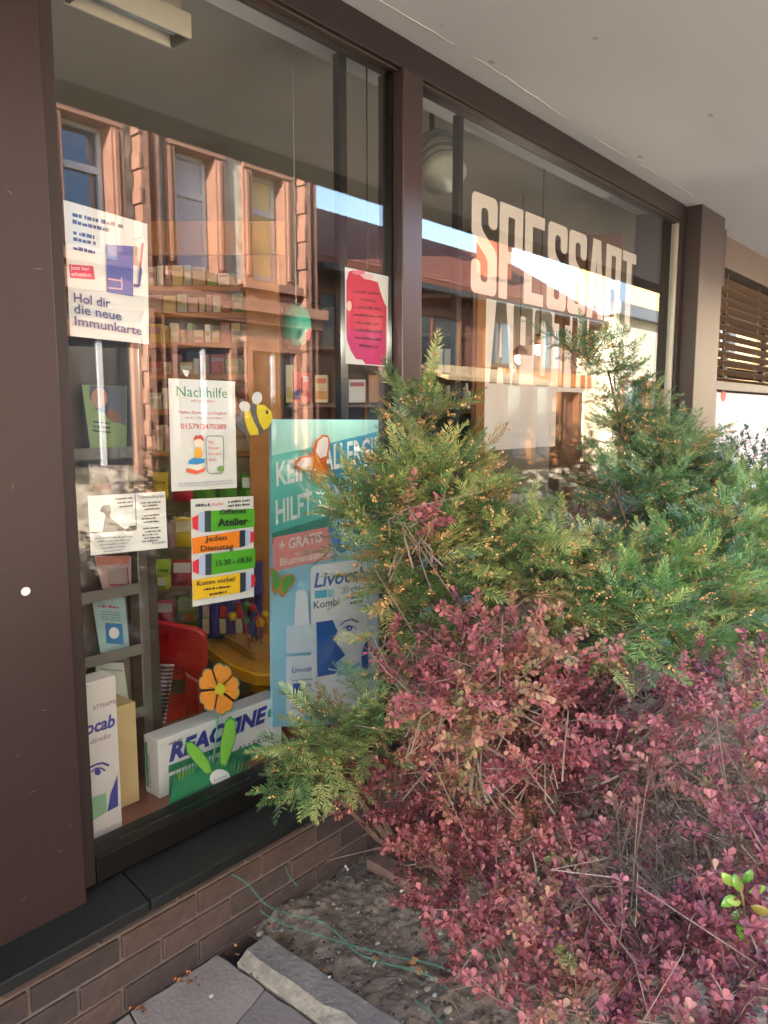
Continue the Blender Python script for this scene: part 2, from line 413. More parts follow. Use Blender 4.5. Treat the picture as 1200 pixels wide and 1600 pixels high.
# panes
g1 = MB().box((.952, 0, .399), (2.1955, .008, 2.7265)).build('window_pane', m_glass, shop)
g2 = MB().box((2.3265, 0, .399), (5.005, .008, 2.7265)).build('window_pane', m_glass, shop)
g1['label'] = 'narrow left pane with posters behind it'; g2['label'] = 'wide right pane with the pale lettering'
# pier to the right of the window
MB().box((5.097, -.125, -.2), (5.56, .3, 2.84)).build('pier', mat('pier_right', '3d3332', .45, .08, 3, spec=.5), shop, bevel=.004)
# soffit and everything above
MB().box((-14, -1.20, 2.84), (16, .3, 2.95)).build('soffit', m_soffit, shop)
MB().box((-14, -1.42, 2.836), (16, -1.2005, 3.25)).build('edge_beam', m_soffit_edge, shop)
MB().box((-14, -1.40, 3.2505), (16, 6, 4.8)).build('upper_wall', m_upper, shop)
MB().box((-14, .0, -.2), (-2.0, 6, 3.24)).build('wall', m_upper, shop)
# fine crack / filler bead along the soffit beside the head
crk = MB(); pts = [(x, -.125-.012*math.sin(x*3)+random.uniform(-.004, .004), 2.8388) for x in np.arange(1.9, 5.0, .06)]
[crk.tube(pts[i_:i_+k_], [.0004]+[.0010+.0012*random.random() for _ in range(k_-2)]+[.0004], 4) for i_, k_ in ((0, 9), (10, 14), (27, 8), (36, 5), (44, 7))]; crk.build('filler_line', mat('filler', 'd9d2c8', .8, .05), shop)['kind'] = 'stuff'
# window with blinds and white panel beyond the pier
MB().box((5.562, .02, 2.615), (9.5, .3, 2.838)).build('shutter_box', mat('shutter_box', '6f6259', .55, .05), shop, bevel=.004)
MB().box((5.562, -.03, 2.44), (5.92, .018, 2.838)).build('box_end_cap', mat('cap_dark', '3d2f2c', .5, .05), shop)
wf = MB(); wf.box((5.60, .17, 1.70), (9.5, .21, 1.78)); wf.box((5.60, .17, 1.78), (5.70, .21, 2.61)); wf.box((6.72, .17, 1.78), (6.80, .21, 2.61)); wf.box((7.9, .17, 1.78), (7.98, .21, 2.61))
wf.build('side_window_frame', mat('grey_frame', '4a4645', .5, .05), shop)
for (x0, x1) in ((5.70, 6.72), (6.80, 7.90), (7.98, 9.4)): MB().box((x0, .186, 1.78), (x1, .194, 2.61)).build('side_window_pane', m_glass, shop)
MB().box((5.562, -.045, 1.715), (9.5, .169, 1.775)).build('side_window_sill', mat('grey_sill', '6a6562', .5, .08), shop, bevel=.004)
wp = MB().box((5.90, -.012, .35), (9.5, .06, 1.70)).build('wall_panel', mat('white_panel', 'cfd6e2', .5, .03, 2), shop)
MB().box((5.80, -.03, .2), (5.899, .062, 1.714)).build('panel_post', mat('grey_post', '57565c', .45, .05), shop, bevel=.003)
MB().box((5.562, .063, -.2), (9.5, .168, 1.714)).build('wall', m_upper, shop)
MB().box((5.562, 0, -.2), (5.799, .06, 1.714)).build('wall', mat('lilac_wall', '7a6e6e', .6, .05), shop)
c_ = at(1130, 618, -.0125); MB().add([c_+Vector((.06*math.cos(a*math.pi/10), -.002, .045*math.sin(a*math.pi/10))) for a in range(20)], [list(range(20))]).build('oval_sticker', P('b3553f'), shop)
MB().box((9.5, -.02, -.2), (16, .3, 2.838)).build('wall', m_upper, shop)
# interior shell
MB().box((-2, .3, -.02), (12, 6, 0)).build('floor', mat('shop_floor', '6a5c50', .4, .1), shop)
MB().box((.80, .061, .30), (5.10, .62, .372)).build('display_floor', m_floor_in, shop)
MB().box((.80, .622, .0), (5.10, .64, .372)).build('display_front', m_wood_dark, shop)
MB().box((.80, .061, 2.95), (12, 6, 3.0)).build('ceiling', m_ceil, shop)
MB().box((.70, .301, 0), (.80, 6, 2.949)).build('inner_wall', m_inwall, shop)
MB().box((.80, 5.4, 0), (12, 5.5, 2.949)).build('inner_wall', m_inwall, shop)
MB().box((5.105, .31, 0), (5.2, 1.6, 2.949)).build('inner_wall', mat('inner_wall_pale', 'a59c8e', .85, .05), shop)
MB().box((11.9, .3, 0), (12, 5.39, 2.949)).build('inner_wall', m_inwall, shop)
MB().box((5.562, .9, 0), (11.89, .95, 2.949)).build('inner_wall', m_inwall, shop)

# blinds, each slat a part
bl = root('venetian_blind', 'brown slatted outdoor blind lowered over the side window past the pier', 'blind', (7, .10, 1.8))
sm = MB(); n_ = Vector((0, math.cos(R(28)), -math.sin(R(28))))
sm.ob((0, 0, 0), Vector((1.85, 0, 0)), n_*.034, n_.cross(Vector((1, 0, 0)))*.0015)
s0 = sm.build('slat', mat('slat_brown', '7a654f', .45, .08, 3), bl)
for v_ in s0.data.vertices: v_.co += ORG[bl]
nsl = 12
for i in range(nsl):
    s_ = s0 if i == 0 else s0.copy()
    if i: COL.objects.link(s_); s_.parent = bl
    s_.location = Vector((7.46, .085, 1.80+i*.0675))-ORG[bl]; s_.rotation_euler = (random.uniform(-.05, .05), random.uniform(-.003, .003), 0)
for x in (6.05, 6.40, 7.3, 8.2): MB().tube([(x, .085, 1.79), (x, .085, 2.61)], .0025, 4).build('ladder_cord', P('b8ab98'), bl)
MB().box((5.61, .06, 1.780), (9.31, .11, 1.793)).build('bottom_rail', mat('slat_rail', '6f5540', .45, .05), bl)

# ------------------------------------------------------------------ lettering on the glass
def loops_mesh(loops):
    c = bpy.data.curves.new('l', 'CURVE'); c.dimensions = '2D'; c.fill_mode = 'BOTH'
    for lp in loops:
        s_ = c.splines.new('POLY'); s_.points.add(len(lp)-1); s_.use_cyclic_u = True
        for i, q in enumerate(lp): s_.points[i].co = (q[0], q[1], 0, 1)
    o = bpy.data.objects.new('l', c); COL.objects.link(o); dg = bpy.context.evaluated_depsgraph_get()
    me = bpy.data.meshes.new_from_object(o.evaluated_get(dg)); v = [tuple(x.co) for x in me.vertices]; f = [tuple(p.vertices) for p in me.polygons]
    bpy.data.objects.remove(o); bpy.data.curves.remove(c); bpy.data.meshes.remove(me); return v, f
def rnd(lp, r=.10):       # rounded version of a blocky outline
    out = []; n = len(lp)
    for i in range(n):
        a, c, d = Vector(lp[i-1]), Vector(lp[i]), Vector(lp[(i+1) % n])
        u, v = (a-c), (d-c); k = min(r, u.length*.45, v.length*.45)
        p_, q_ = c+u.normalized()*k, c+v.normalized()*k
        for t in (0, .33, .67, 1): out.append(tuple(p_.lerp(c, t).lerp(c.lerp(q_, t), t)))
    return out
GL = {
 'S': [rnd([(0,0),(1,0),(1,1.0),(.36,1.45),(.36,1.92),(.64,1.92),(.64,1.5),(1,1.5),(1,2.2),(0,2.2),(0,1.25),(.64,.8),(.64,.28),(.36,.28),(.36,.75),(0,.75)], .16)],
 'P': [rnd([(0,0),(.36,0),(.36,.85),(1,.85),(1,2.2),(0,2.2)], .05), rnd([(.36,1.12),(.64,1.12),(.64,1.92),(.36,1.92)], .05)],
 'E': [[(0,0),(.92,0),(.92,.3),(.36,.3),(.36,.96),(.84,.96),(.84,1.25),(.36,1.25),(.36,1.9),(.92,1.9),(.92,2.2),(0,2.2)]],
 'A': [[(0,0),(.34,0),(.4,.45),(.62,.45),(.68,0),(1.02,0),(.75,2.2),(.27,2.2)], [(.44,.72),(.58,.72),(.51,1.7)]],
 'R': [rnd([(0,0),(.36,0),(.36,.95),(.62,.95),(.66,0),(1,0),(.97,1.05),(1,1.25),(1,2.2),(0,2.2)], .05), rnd([(.36,1.23),(.64,1.23),(.64,1.92),(.36,1.92)], .05)],
 'T': [[(.3,0),(.66,0),(.66,1.9),(.96,1.9),(.96,2.2),(0,2.2),(0,1.9),(.3,1.9)]],
 'O': [rnd([(0,0),(1,0),(1,2.2),(0,2.2)], .2), rnd([(.36,.3),(.64,.3),(.64,1.9),(.36,1.9)], .08)],
 'H': [[(0,0),(.34,0),(.34,.95),(.64,.95),(.64,0),(.98,0),(.98,2.2),(.64,2.2),(.64,1.25),(.34,1.25),(.34,2.2),(0,2.2)]],
 'K': [[(0,0),(.34,0),(.34,.8),(.62,0),(1,0),(.66,1.15),(.98,2.2),(.62,2.2),(.34,1.4),(.34,2.2),(0,2.2)]]}
sp = root('shop_lettering', 'large pale block letters SPESSART stuck on the wide right pane', 'lettering', (3.57, .011, 2.05))
x = 2.725; sx = .198; pitch = .2155
for ch in 'SPESSART':
    v, f = loops_mesh(GL[ch]); b = MB(); b.add([(x+a[0]*sx, .0102, 2.045+a[1]*.402/2.2) for a in v], f); b.build('letter', m_film, sp); x += pitch
fm = root('frosted_film', 'pale frosted film below the big lettering with APOTHEKE cut out of it', 'window film', (3.5, .011, 1.38))
x0, x1, zb, zt = 2.845, 4.43, 1.655, 2.032
loops = [[(x0, 1.385), (3.50, 1.385), (3.50, zb), (x1, zb), (x1, zt), (x0, zt)]]
x = x0+.035; sx = .172; 
for ch in 'APOTHEKE':
    for lp in GL[ch]: loops.append([(x+q[0]*sx, zb+.022+q[1]*(zt-zb-.0235)/2.2) for q in lp])
    x += .192
v, f = loops_mesh(loops); MB().add([(a[0], .0102, a[1]) for a in v], f).build('film_sheet', m_film, fm)

# ================================================================== ACROSS THE STREET (seen mirrored in the shop glass)
FY = -9.0
m_sand = mat('red_sandstone', '9c7464', .8, .15, 3, bump=.4, bscale=25)
m_rough = mat('rough_stone', '9c9384', .95, .35, 5, bump=1.0, bscale=9, col2='ddd4c4')
m_redbrick = mat('facade_brick', 'a05a44', .85, .2, 12, bump=.4)
m_wframe = mat('window_white', 'cfd3da', .5, .03)
m_dark_glass = mat('dark_glass', '6f7c8c', .03, .1, 1, metal=.75, spec=1.0)
def house_window(h, x0, x1, z0, z1, fill, sash=True, surround=True, depth=.28, name='window'):
    """opening set back in its stone surround; fill = material behind the frame"""
    wn = MB().box((x0, FY-depth-.02, z0), (x1, FY-depth, z1)).build(name, fill, h)
    if sash:
        t = .07; f_ = MB(); y0, y1 = FY-depth+.001, FY-depth+.06
        f_.box((x0, y0, z0), (x0+t, y1, z1)); f_.box((x1-t, y0, z0), (x1, y1, z1)); f_.box((x0+t, y0, z0), (x1-t, y1, z0+t)); f_.box((x0+t, y0, z1-t), (x1-t, y1, z1))
        zt = z0+(z1-z0)*.66; f_.box((x0+t, y0, zt-.05), (x1-t, y1, zt+.05)); f_.build('frame', m_wframe, wn)
    if surround:
        s_ = MB(); a = .20
        for (xa, xb) in ((x0-a, x0-.002), (x1+.002, x1+a)):
            s_.box((xa, FY-.27, z0-.1), (xb, FY+.06, z1)); 
            s_.box((xa+.04, FY+.0605, z0), (xb-.10, FY+.11, z1-.05)); s_.box((xb-.07, FY+.0605, z0), (xb-.02, FY+.09, z1-.05))
        s_.build('surround', m_sand, wn)
        MB().box((x0-a, FY-.27, z1+.002), (x1+a, FY+.09, z1+.30)).build('lintel', m_sand, wn)
        MB().box((x0-a-.1, FY-.2, z1+.302), (x1+a+.1, FY+.24, z1+.42)).build('hood', m_sand, wn)
        MB().box((x0-a-.1, FY-.26, z0-.24), (x1+a+.1, FY+.20, z0-.102)).build('window_sill', m_sand, wn)
    return wn
h1 = root('stone_house', 'rough stone house with red sandstone window surrounds, mirrored in the left pane', 'house', (3, FY, -.06))
# facade built as wall pieces round the openings
def X(px, py=400): return mir(px, py, 9.0).x
def Z(px, py): return mir(px, py, 9.0).z
wins = []
for (pa, pb, pt, pbm, fill) in ((103, 178, 232, 395, m_dark_glass), (275, 337, 268, 432, mat('roller_shutter', 'c3c6d2', .5, .04, 3)), (393, 443, 308, 452, mat('painted_gold_reflection', 'ecd49a', .8, .12, 3))):  # third pane: golden reflection painted into its matt colour
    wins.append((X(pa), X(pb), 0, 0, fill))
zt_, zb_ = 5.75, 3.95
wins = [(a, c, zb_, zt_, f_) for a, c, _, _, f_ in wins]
w0 = wins[0][0]
xs = [(w0-2.6, w0-1.6), (w0-5.2, w0-4.2), (w0-7.8, w0-6.8)]
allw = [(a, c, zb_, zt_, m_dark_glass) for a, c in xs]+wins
# wall strips
xe = X(490); xw = -14.0; edges = [xw]
for a, c, *_ in sorted(allw): edges += [a-.18, c+.18]
edges.append(xe)
wl = MB()
for i in range(0, len(edges), 2): wl.box((edges[i], FY-6, -.06), (edges[i+1], FY, 10.5))
for a, c, z0, z1, _ in sorted(allw):
    wl.box((a-.18, FY-6, z1), (c+.18, FY-.30, 10.5)); wl.box((a-.18, FY-.2999, z1+.1), (c+.18, FY, 10.5)); wl.box((a-.18, FY-6, -.06), (c+.18, FY-.001, z0-.12))
wl.build('wall', m_rough, h1)
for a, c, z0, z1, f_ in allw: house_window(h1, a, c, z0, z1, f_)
sh = wins[1]
for i in range(22):
    z = sh[2]+.08+i*(sh[3]-sh[2]-.16)/22; MB().box((sh[0]+.07, FY-.279, z), (sh[1]-.07, FY-.268, z+.07)).build('shutter_slat', MATS['roller_shutter'], h1)
# rough hewn blocks of the masonry, standing proud by uneven amounts
ms = MB(); rs = random.Random(12); zz = 3.95
while zz < 9.6:
    hh = rs.uniform(.17, .27); x = -3.0
    while x < xe-.5:
        l = rs.uniform(.22, .55); cx = x+l/2
        busy = any(a-.36 < cx+l/2 and cx-l/2 < c+.36 and z0-.3 < zz+hh and zz < z1+.46 for a, c, z0, z1, _ in allw) or any(a-.1 < cx+l/2 and cx-l/2 < c+.1 for a, c in ((X(213), X(248)), (X(465), X(490)))) or (6.95 < zz+hh and zz < 7.25) or (7.5 < zz+hh and zz < 9.3)
        if not busy:
            d = rs.uniform(.02, .07); q = [rs.uniform(.005, .03) for _ in range(4)]
            ms.add([(x+.008, FY+.001, zz+.008), (x+l-.008, FY+.001, zz+.008), (x+l-.008, FY+.001, zz+hh-.008), (x+.008, FY+.001, zz+hh-.008), (x+q[0]+.01, FY+d, zz+q[1]+.01), (x+l-q[2], FY+d*rs.uniform(.6, 1.2), zz+q[3]+.01), (x+l-q[1], FY+d*rs.uniform(.6, 1.2), zz+hh-q[0]), (x+q[3], FY+d, zz+hh-q[2])], [(4, 5, 6, 7), (0, 1, 5, 4), (1, 2, 6, 5), (2, 3, 7, 6), (3, 0, 4, 7)])
        x += l
    zz += hh
ms.build('stones', m_rough, h1)['kind'] = 'stuff'
# brick pilasters with stone edging, string course, ground floor openings
for (pa, pb) in ((213, 248), (465, 490)):
    a, c = X(pa), X(pb); q = MB(); q.box((a, FY+.002, -.06), (a+.14, FY+.22, 10.5)); q.box((a+.28, FY+.101, -.06), (a+.36, FY+.16, 10.5)); q.build('quoin_edge', m_sand, h1)
    MB().box((a+.142, FY+.002, -.06), (c, FY+.10, 10.5)).build('pilaster', m_redbrick, h1)
    for k in range(20): MB().box((a-.04, FY+.004, .2+k*.5), (a-.001, FY+.24, .43+k*.5)).build('quoin_stone', m_sand, h1)
for (z0, z1, d) in ((3.30, 3.48, .34), (3.12, 3.298, .2), (7.0, 7.2, .28)): MB().box((xw, FY+.005, z0), (xe+.05, FY+d, z1)).build('string_course', m_sand, h1)
for a, c, *_ in allw: MB().box((a-.2, FY+.004, 3.50), (c+.2, FY+.07, 3.80)).build('apron_panel', m_sand, h1)
for i, (a, c) in enumerate([(w[0]-.1, w[1]+.2) for w in allw]):
    n_ = MB().box((a, FY+.004, .75), (c, FY+.02, 2.65)).build('window', m_dark_glass, h1)
    f_ = MB(); f_.box((a-.14, FY+.004, .6), (a-.001, FY+.1, 2.9)); f_.box((c+.001, FY+.004, .6), (c+.14, FY+.1, 2.9)); f_.box((a-.001, FY+.004, 2.652), (c+.001, FY+.1, 2.9)); f_.build('surround', m_sand, n_)
    g_ = MB(); g_.box(((a+c)/2-.04, FY+.021, .75), ((a+c)/2+.04, FY+.05, 2.65)); g_.build('frame', m_wframe, n_)
    # second floor
    n_ = MB().box((a+.1, FY+.004, 7.6), (c-.1, FY+.02, 9.2)).build('window', m_dark_glass, h1)
MB().box((xw, FY+.002, 9.9), (xe, FY+.5, 10.2)).build('cornice', m_sand, h1)
b = MB(); b.prism([(xw, FY+.5, 10.501), (xw, FY-6.3, 10.501), (xw, FY-2.9, 13.2)], (xe-xw, 0, 0)); b.build('roof', mat('roof_tile_dark', '5b3a30', .8, .2, 6), h1)
# low house with the red tiled roof
h2 = root('tile_roofed_house', 'low red house with a long tiled roof, mirrored beside the mullion', 'house', (17, -12, -.06))
xr0, xr1 = xe+.3, 24.6
m_tile = mat('roof_tile_red', '7c4a3c', .8, .25, 10, bump=.5)
b = MB(); b.add([(xr0, -9.3, 4.65), (xr1, -9.3, 4.65), (xr1, -13, 6.85), (xr0, -13, 6.85), (xr0, -9.3, 4.50), (xr1, -9.3, 4.50), (xr1, -13, 6.7), (xr0, -13, 6.7)],
                [(0,1,2,3),(4,7,6,5),(0,4,5,1),(1,5,6,2),(2,6,7,3),(3,7,4,0)]); rf = b.build('roof', m_tile, h2)
b = MB(); b.add([(xr0, -16.7, 4.65), (xr1, -16.7, 4.65), (xr1, -13.001, 6.85), (xr0, -13.001, 6.85), (xr0, -16.7, 4.5), (xr1, -16.7, 4.5), (xr1, -13.001, 6.7), (xr0, -13.001, 6.7)],
                [(3,2,1,0),(5,6,7,4),(1,5,4,0),(2,6,5,1),(3,7,6,2),(0,4,7,3)]); b.build('roof', m_tile, h2)
rl = MB()
for i in range(14):
    t = (i+.5)/14; y, z = -9.3-3.7*t, 4.65+2.2*t; rl.ob(((xr0+xr1)/2, y, z+.012), Vector(((xr1-xr0)/2, 0, 0)), Vector((0, .11, -.065)), Vector((0, .008, .014)))
rl.build('tile_course', m_tile, rf)
MB().box((xr0+.2, -9.45, 4.40), (xr1, -9.16, 4.52)).build('gutter', mat('zinc', '4b4f55', .4, .1, metal=.5), h2)
b = MB(); b.prism([(xr0+.1, -9.7, -.06), (xr0+.1, -16.3, -.06), (xr0+.1, -16.3, 4.6), (xr0+.1, -13, 6.65), (xr0+.1, -9.7, 4.6)], (xr1-xr0-.2, 0, 0)); b.build('wall', mat('red_render', '6e4a40', .9, .15, 2), h2)
MB().box((19.3, -10.9, 5.4), (20.1, -10.2, 7.3)).build('chimney', m_redbrick, h2)
for (xa, xb, za, zb2, c) in ((11.6, 12.6, 2.9, 4.0, None), (14.4, 16.6, 2.7, 3.9, None), (18, 19.3, 2.9, 4.0, None), (21, 22.3, 2.9, 4.0, None), (12.0, 14.0, .4, 2.3, None), (15, 17.2, .2, 2.3, None), (19, 22.5, .2, 2.3, None)):
    n_ = MB().box((xa, -9.699, za), (xb, -9.66, zb2)).build('window', m_dark_glass, h2)
    f_ = MB(); f_.box((xa-.12, -9.699, za-.12), (xa-.001, -9.6, zb2+.12)); f_.box((xb+.001, -9.699, za-.12), (xb+.12, -9.6, zb2+.12)); f_.box((xa-.001, -9.699, zb2+.001), (xb+.001, -9.6, zb2+.12)); f_.box((xa-.001, -9.699, za-.12), (xb+.001, -9.55, za-.001)); f_.box(((xa+xb)/2-.04, -9.659, za), ((xa+xb)/2+.04, -9.62, zb2)); f_.build('frame', m_wood_dark, n_)
aw = MB(); aw.prism([(xr0+3.5, -9.65, 2.75), (xr0+3.5, -8.5, 2.4), (xr0+3.5, -8.5, 2.3), (xr0+3.5, -9.65, 2.65)], (5, 0, 0)); aw.build('awning', mat('ochre_awning', 'b09a78', .8, .1), h2)
for xx in (18.6, 20.2, 21.8, 23.2): MB().box((xx, -9.66, -.05), (xx+.22, -9.45, 2.35)).build('shop_post', m_wood_dark, h2)
MB().box((18.4, -9.69, 2.36), (23.7, -9.3, 2.75)).build('shop_fascia', mat('fascia_orange', 'b8763e', .7, .1), h2)
MB().box((23.5, -9.69, -.05), (24.7, -9.4, 3.4)).build('shop_side_wall', mat('cream_wall_far', 'e2d6b8', .9, .04), h2)
# pale building further down the street
h3 = root('pale_building', 'pale rendered building with a flat grey roof edge, mirrored right of the lettering', 'building', (29, -11, -.06))
MB().box((24.8, -16, -.06), (34, -9.0, 4.75)).build('wall', mat('pale_render', 'd8d2bd', .9, .04), h3)
MB().box((24.6, -16.2, 4.752), (34.2, -8.75, 5.15)).build('roof_edge', mat('zinc_fascia', '6f7880', .6, .08), h3)
for k, xx in enumerate((25.5, 27.9, 30.3)):
    n_ = MB().box((xx, -8.999, .3), (xx+1.7, -8.96, 2.5)).build('shop_window', m_dark_glass, h3)
    f_ = MB(); f_.box((xx-.15, -8.999, -.05), (xx-.001, -8.88, 2.7)); f_.box((xx+1.701, -8.999, -.05), (xx+1.85, -8.88, 2.7)); f_.box((xx-.001, -8.999, 2.501), (xx+1.701, -8.88, 2.7)); f_.build('frame', m_wood_dark, n_)
h4 = root('ochre_house', 'tall sunlit ochre house closing the end of the street', 'house', (41, -6, -.06))
MB().box((36, -16, -.06), (48, -7.2, 9.5)).build('wall', mat('ochre_render', 'd6b27a', .9, .06), h4)
for zz in (1.0, 4.0, 6.8):
    for yy in (-8.6, -11.2, -13.8):
        n_ = MB().box((35.96, yy-.6, zz), (35.999, yy+.6, zz+1.6)).build('window', m_dark_glass, h4); MB().box((35.93, yy-.04, zz), (35.9595, yy+.04, zz+1.6)).build('frame', m_wframe, n_)
b = MB(); b.prism([(36, -6.8, 9.501), (36, -16.4, 9.501), (36, -11.6, 13)], (12, 0, 0)); b.build('roof', m_tile, h4)
# house on this side beyond the shop, so the street does not end in nothing
h5 = root('cream_neighbour_house', 'plain cream neighbour house beyond the shop on the same side', 'house', (24, 3, -.06))
MB().box((17, 0, -.06), (34, 8, 8.5)).build('wall', mat('cream_render', 'c9bb9c', .9, .05), h5)
for zz in (.9, 3.8, 6.2):
    for xx in (18.5, 21.5, 24.5, 27.5, 30.5): MB().box((xx, -.04, zz), (xx+1.2, -.001, zz+1.5)).build('window', m_dark_glass, h5)
b = MB(); b.prism([(16.8, -.4, 8.501), (16.8, 8.4, 8.501), (16.8, 4, 12)], (17.4, 0, 0)); b.build('roof', m_tile, h5)

# ================================================================== POSTERS ON THE GLASS
BK = P('22242a'); BL = P('3b4a86'); RD = P('c8364a'); GN = P('3f8a5f'); WH = m_white; GY = P('8b8f96')
s = Sheet('poster', 'white vaccination card poster with Hol dir die neue Immunkarte, upper left of the glass', 'poster', [(99, 312), (230, 350), (233, 538), (110, 525)], .0095, m_white)
s.lines((113, 338), (192, 357), 7, BL); s.lines((113, 349), (170, 363), 7, BL); s.lines((114, 366), (152, 375), 7, BL, 1); s.lines((114, 376), (149, 383), 6, BL, 2); s.lines((114, 390), (148, 397), 7, BL, 3)
s.poly('red_band', [(107, 413), (145, 416), (148, 437), (109, 434)], P('c9365f')); s.text('Jetzt hier', (110, 421), (139, 423), 6, WH); s.text('erhältlich', (111, 431), (141, 433), 6, WH)
s.poly('card_picture', [(165, 382), (207, 385), (207, 463), (166, 456)], P('4a5aa8')); s.poly('card_picture', [(207, 385), (215, 386), (214, 415), (207, 414)], P('b3a18c')); s.poly('card_picture', [(165, 382), (182, 383), (182, 407), (165, 404)], P('6f93c8'))
s.line('card_picture', [(222, 380), (218, 418)], 3, P('c2456b')); s.line('card_picture', [(219, 418), (216, 447), (207, 446)], 4, P('39498f')); s.line('card_picture', [(167, 436), (188, 439)], 2, P('d0b0bd')); s.line('card_picture', [(188, 434), (189, 452), (167, 450)], 2, P('d0b0bd'))
s.text('Hol dir', (114, 472), (171, 481), 15, BL, bold=.012); s.text('die neue', (114, 489), (188, 501), 15, BL, bold=.012); s.text('Immunkarte', (115, 508), (220, 524), 15, BL, bold=.012)

s = Sheet('poster', 'white tutoring poster headed Nachhilfe with a phone number and a child on books', 'poster', [(263, 591), (367, 596), (370, 762), (268, 768)], .0095, m_white)
s.text('Nachhilfe', (276, 619), (355, 622), 17, P('2f9468')); s.text('sehr preiswert', (298, 628), (336, 629), 5, P('d05a62')); s.text('Mathe, Deutsch und Englisch', (279, 646), (354, 648), 5, P('d05a62')); s.text('von der 1. Klasse bis zum Abitur', (288, 654), (347, 655), 4, P('d88a8e'))
s.text('01579/2470389', (282, 670), (353, 671), 9, P('cc3b45'))
s.poly('book_picture', [(290, 733), (300, 727), (321, 731), (318, 737), (306, 741), (291, 738)], P('d8604a')); s.poly('book_picture', [(292, 731), (300, 728), (318, 731), (308, 735)], P('efe9df')); s.poly('book_picture', [(291, 727), (300, 721), (320, 724), (316, 730), (305, 733), (291, 731)], P('d5dfd6'))
s.poly('book_picture', [(294, 720), (302, 715), (320, 717), (318, 723), (306, 726), (294, 725)], P('3a8fd0')); s.poly('child_picture', [(303, 715), (303, 704), (307, 699), (312, 699), (315, 705), (314, 715)], P('e8a93a')); s.ell('child_picture', 309, 691, 7.5, 8, P('efd8cb')); s.poly('child_picture', [(301, 689), (302, 683), (305, 680), (308, 681), (312, 679), (317, 684), (317, 690), (312, 686), (306, 686)], P('b84a44'))
s.line('speech_frame', [(322, 683), (325, 681), (344, 681), (348, 684), (348, 735), (345, 739), (326, 740), (322, 736), (320, 690), (322, 683)], 1.2, P('6a7680'))
for i, t in enumerate(('Wir', 'freuen', 'uns auf', 'dich.')): s.text(t, (324, 693+i*9), (324+(10, 17, 19, 13)[i], 693+i*9), 5, P('d0606a'))
s.ell('leaf_mark', 343, 732, 5, 4.5, P('6f9a45')); s.lines((277, 757), (362, 751), 2.5, P('b0b6c8')); s.lines((278, 761), (362, 755), 2, P('b0b6c8'), 5)
s = Sheet('tape', 'torn white scrap of tape above the tutoring poster', 'tape', [(284, 577), (296, 579), (293, 589), (289, 587)], .0094, m_white)

s = Sheet('notice_card', 'white notice card with a black silhouette of a seated person', 'notice', [(137, 775), (258, 768), (262, 856), (142, 868)], .0095, m_white)
s.line('rule', [(138, 833), (213, 827), (211, 771)], 1.1, BK)
s.poly('silhouette', [(160, 832), (163, 812), (165, 806), (162, 801), (156, 799), (158, 793), (162, 789), (170, 788), (173, 793), (173, 800), (171, 806), (176, 812), (187, 821), (196, 827), (203, 822), (212, 821), (213, 828), (200, 831), (190, 828), (178, 831)], P('2c2a31'))
s.lines((180, 781), (207, 779), 3, BK); s.lines((183, 787), (207, 785), 3, BK, 2); s.lines((186, 793), (207, 791), 2.5, BK, 3)
s.text('Traumwandlerpraxis', (214, 779), (256, 777), 5, BK)
for i in range(13):
    if i in (3, 7): continue
    s.lines((219 + (i*3) % 7, 787+i*5), (250-(i*5) % 9, 785+i*5), 2.6, BK, i)
s.text('Kontakt', (236, 850), (256, 848), 4, BK)
for i in range(5): s.lines((147+i*3, 842+i*5.2), (205-i*4, 839+i*5), 2.6, GY, i)

s = Sheet('poster', 'white poster with green, orange and yellow felt pens saying Offenes Atelier Jeden Dienstag', 'poster', [(298, 780), (396, 775), (397, 932), (301, 948)], .0095, m_white)
s.lines((305, 792), (328, 791), 5, P('3b4660')); s.text('Atelier', (330, 791), (350, 789), 6, P('d0606a')); s.lines((356, 786), (390, 783), 3.5, BK); s.lines((356, 792), (390, 789), 3.5, BK, 4)
def pen(y0, flip, col, yr):
    (a, c_, d, e) = yr      # y at left top, left bottom, right top, right bottom
    f = lambda x, t: (x, a+(d-a)*(x-298)/99 + t*((c_-a)+((e-d)-(c_-a))*(x-298)/99))
    if not flip:
        s.poly('pen_body', [f(329, 0), f(397, -.06), f(397, .96), f(329, 1.05)], P(col)); s.poly('pen_ring', [f(319, 0), f(329, -.02), f(329, 1.05), f(319, 1.03)], P('34444c')); s.poly('pen_tip', [f(309, .10), f(319, .0), f(319, 1.03), f(309, .96)], P('a9bfe6')); s.poly('pen_tip', [f(299, .30), f(309, .17), f(309, .94), f(300, .80)], P('d02c40'))
    else:
        s.poly('pen_body', [f(299, .1), f(373, 0), f(373, .98), f(300, 1.0)], P(col)); s.poly('pen_ring', [f(373, 0), f(382, 0), f(382, .95), f(373, 1.0)], P('2c3540')); s.poly('pen_tip', [f(382, .02), f(390, .08), f(390, .85), f(382, .95)], P('a9bfe6')); s.poly('pen_tip', [f(390, .13), f(396, .2), f(396, .72), f(390, .85)], P('d02c40'))
pen(0, False, '4ea72a', (799, 832, 796, 824)); pen(0, True, 'ea8420', (838, 866, 826, 852)); pen(0, False, '4ea72a', (868, 900, 858, 888)); pen(0, True, 'e6bd22', (903, 938, 892, 922))
s.text('Offenes', (341, 804), (382, 801), 8, BK, bold=.02); s.text('Atelier', (338, 822), (385, 819), 12, BK, bold=.03); s.text('Jeden', (318, 846), (352, 843), 9, BK, bold=.01); s.text('Dienstag', (311, 861), (362, 857), 9, BK, bold=.01)
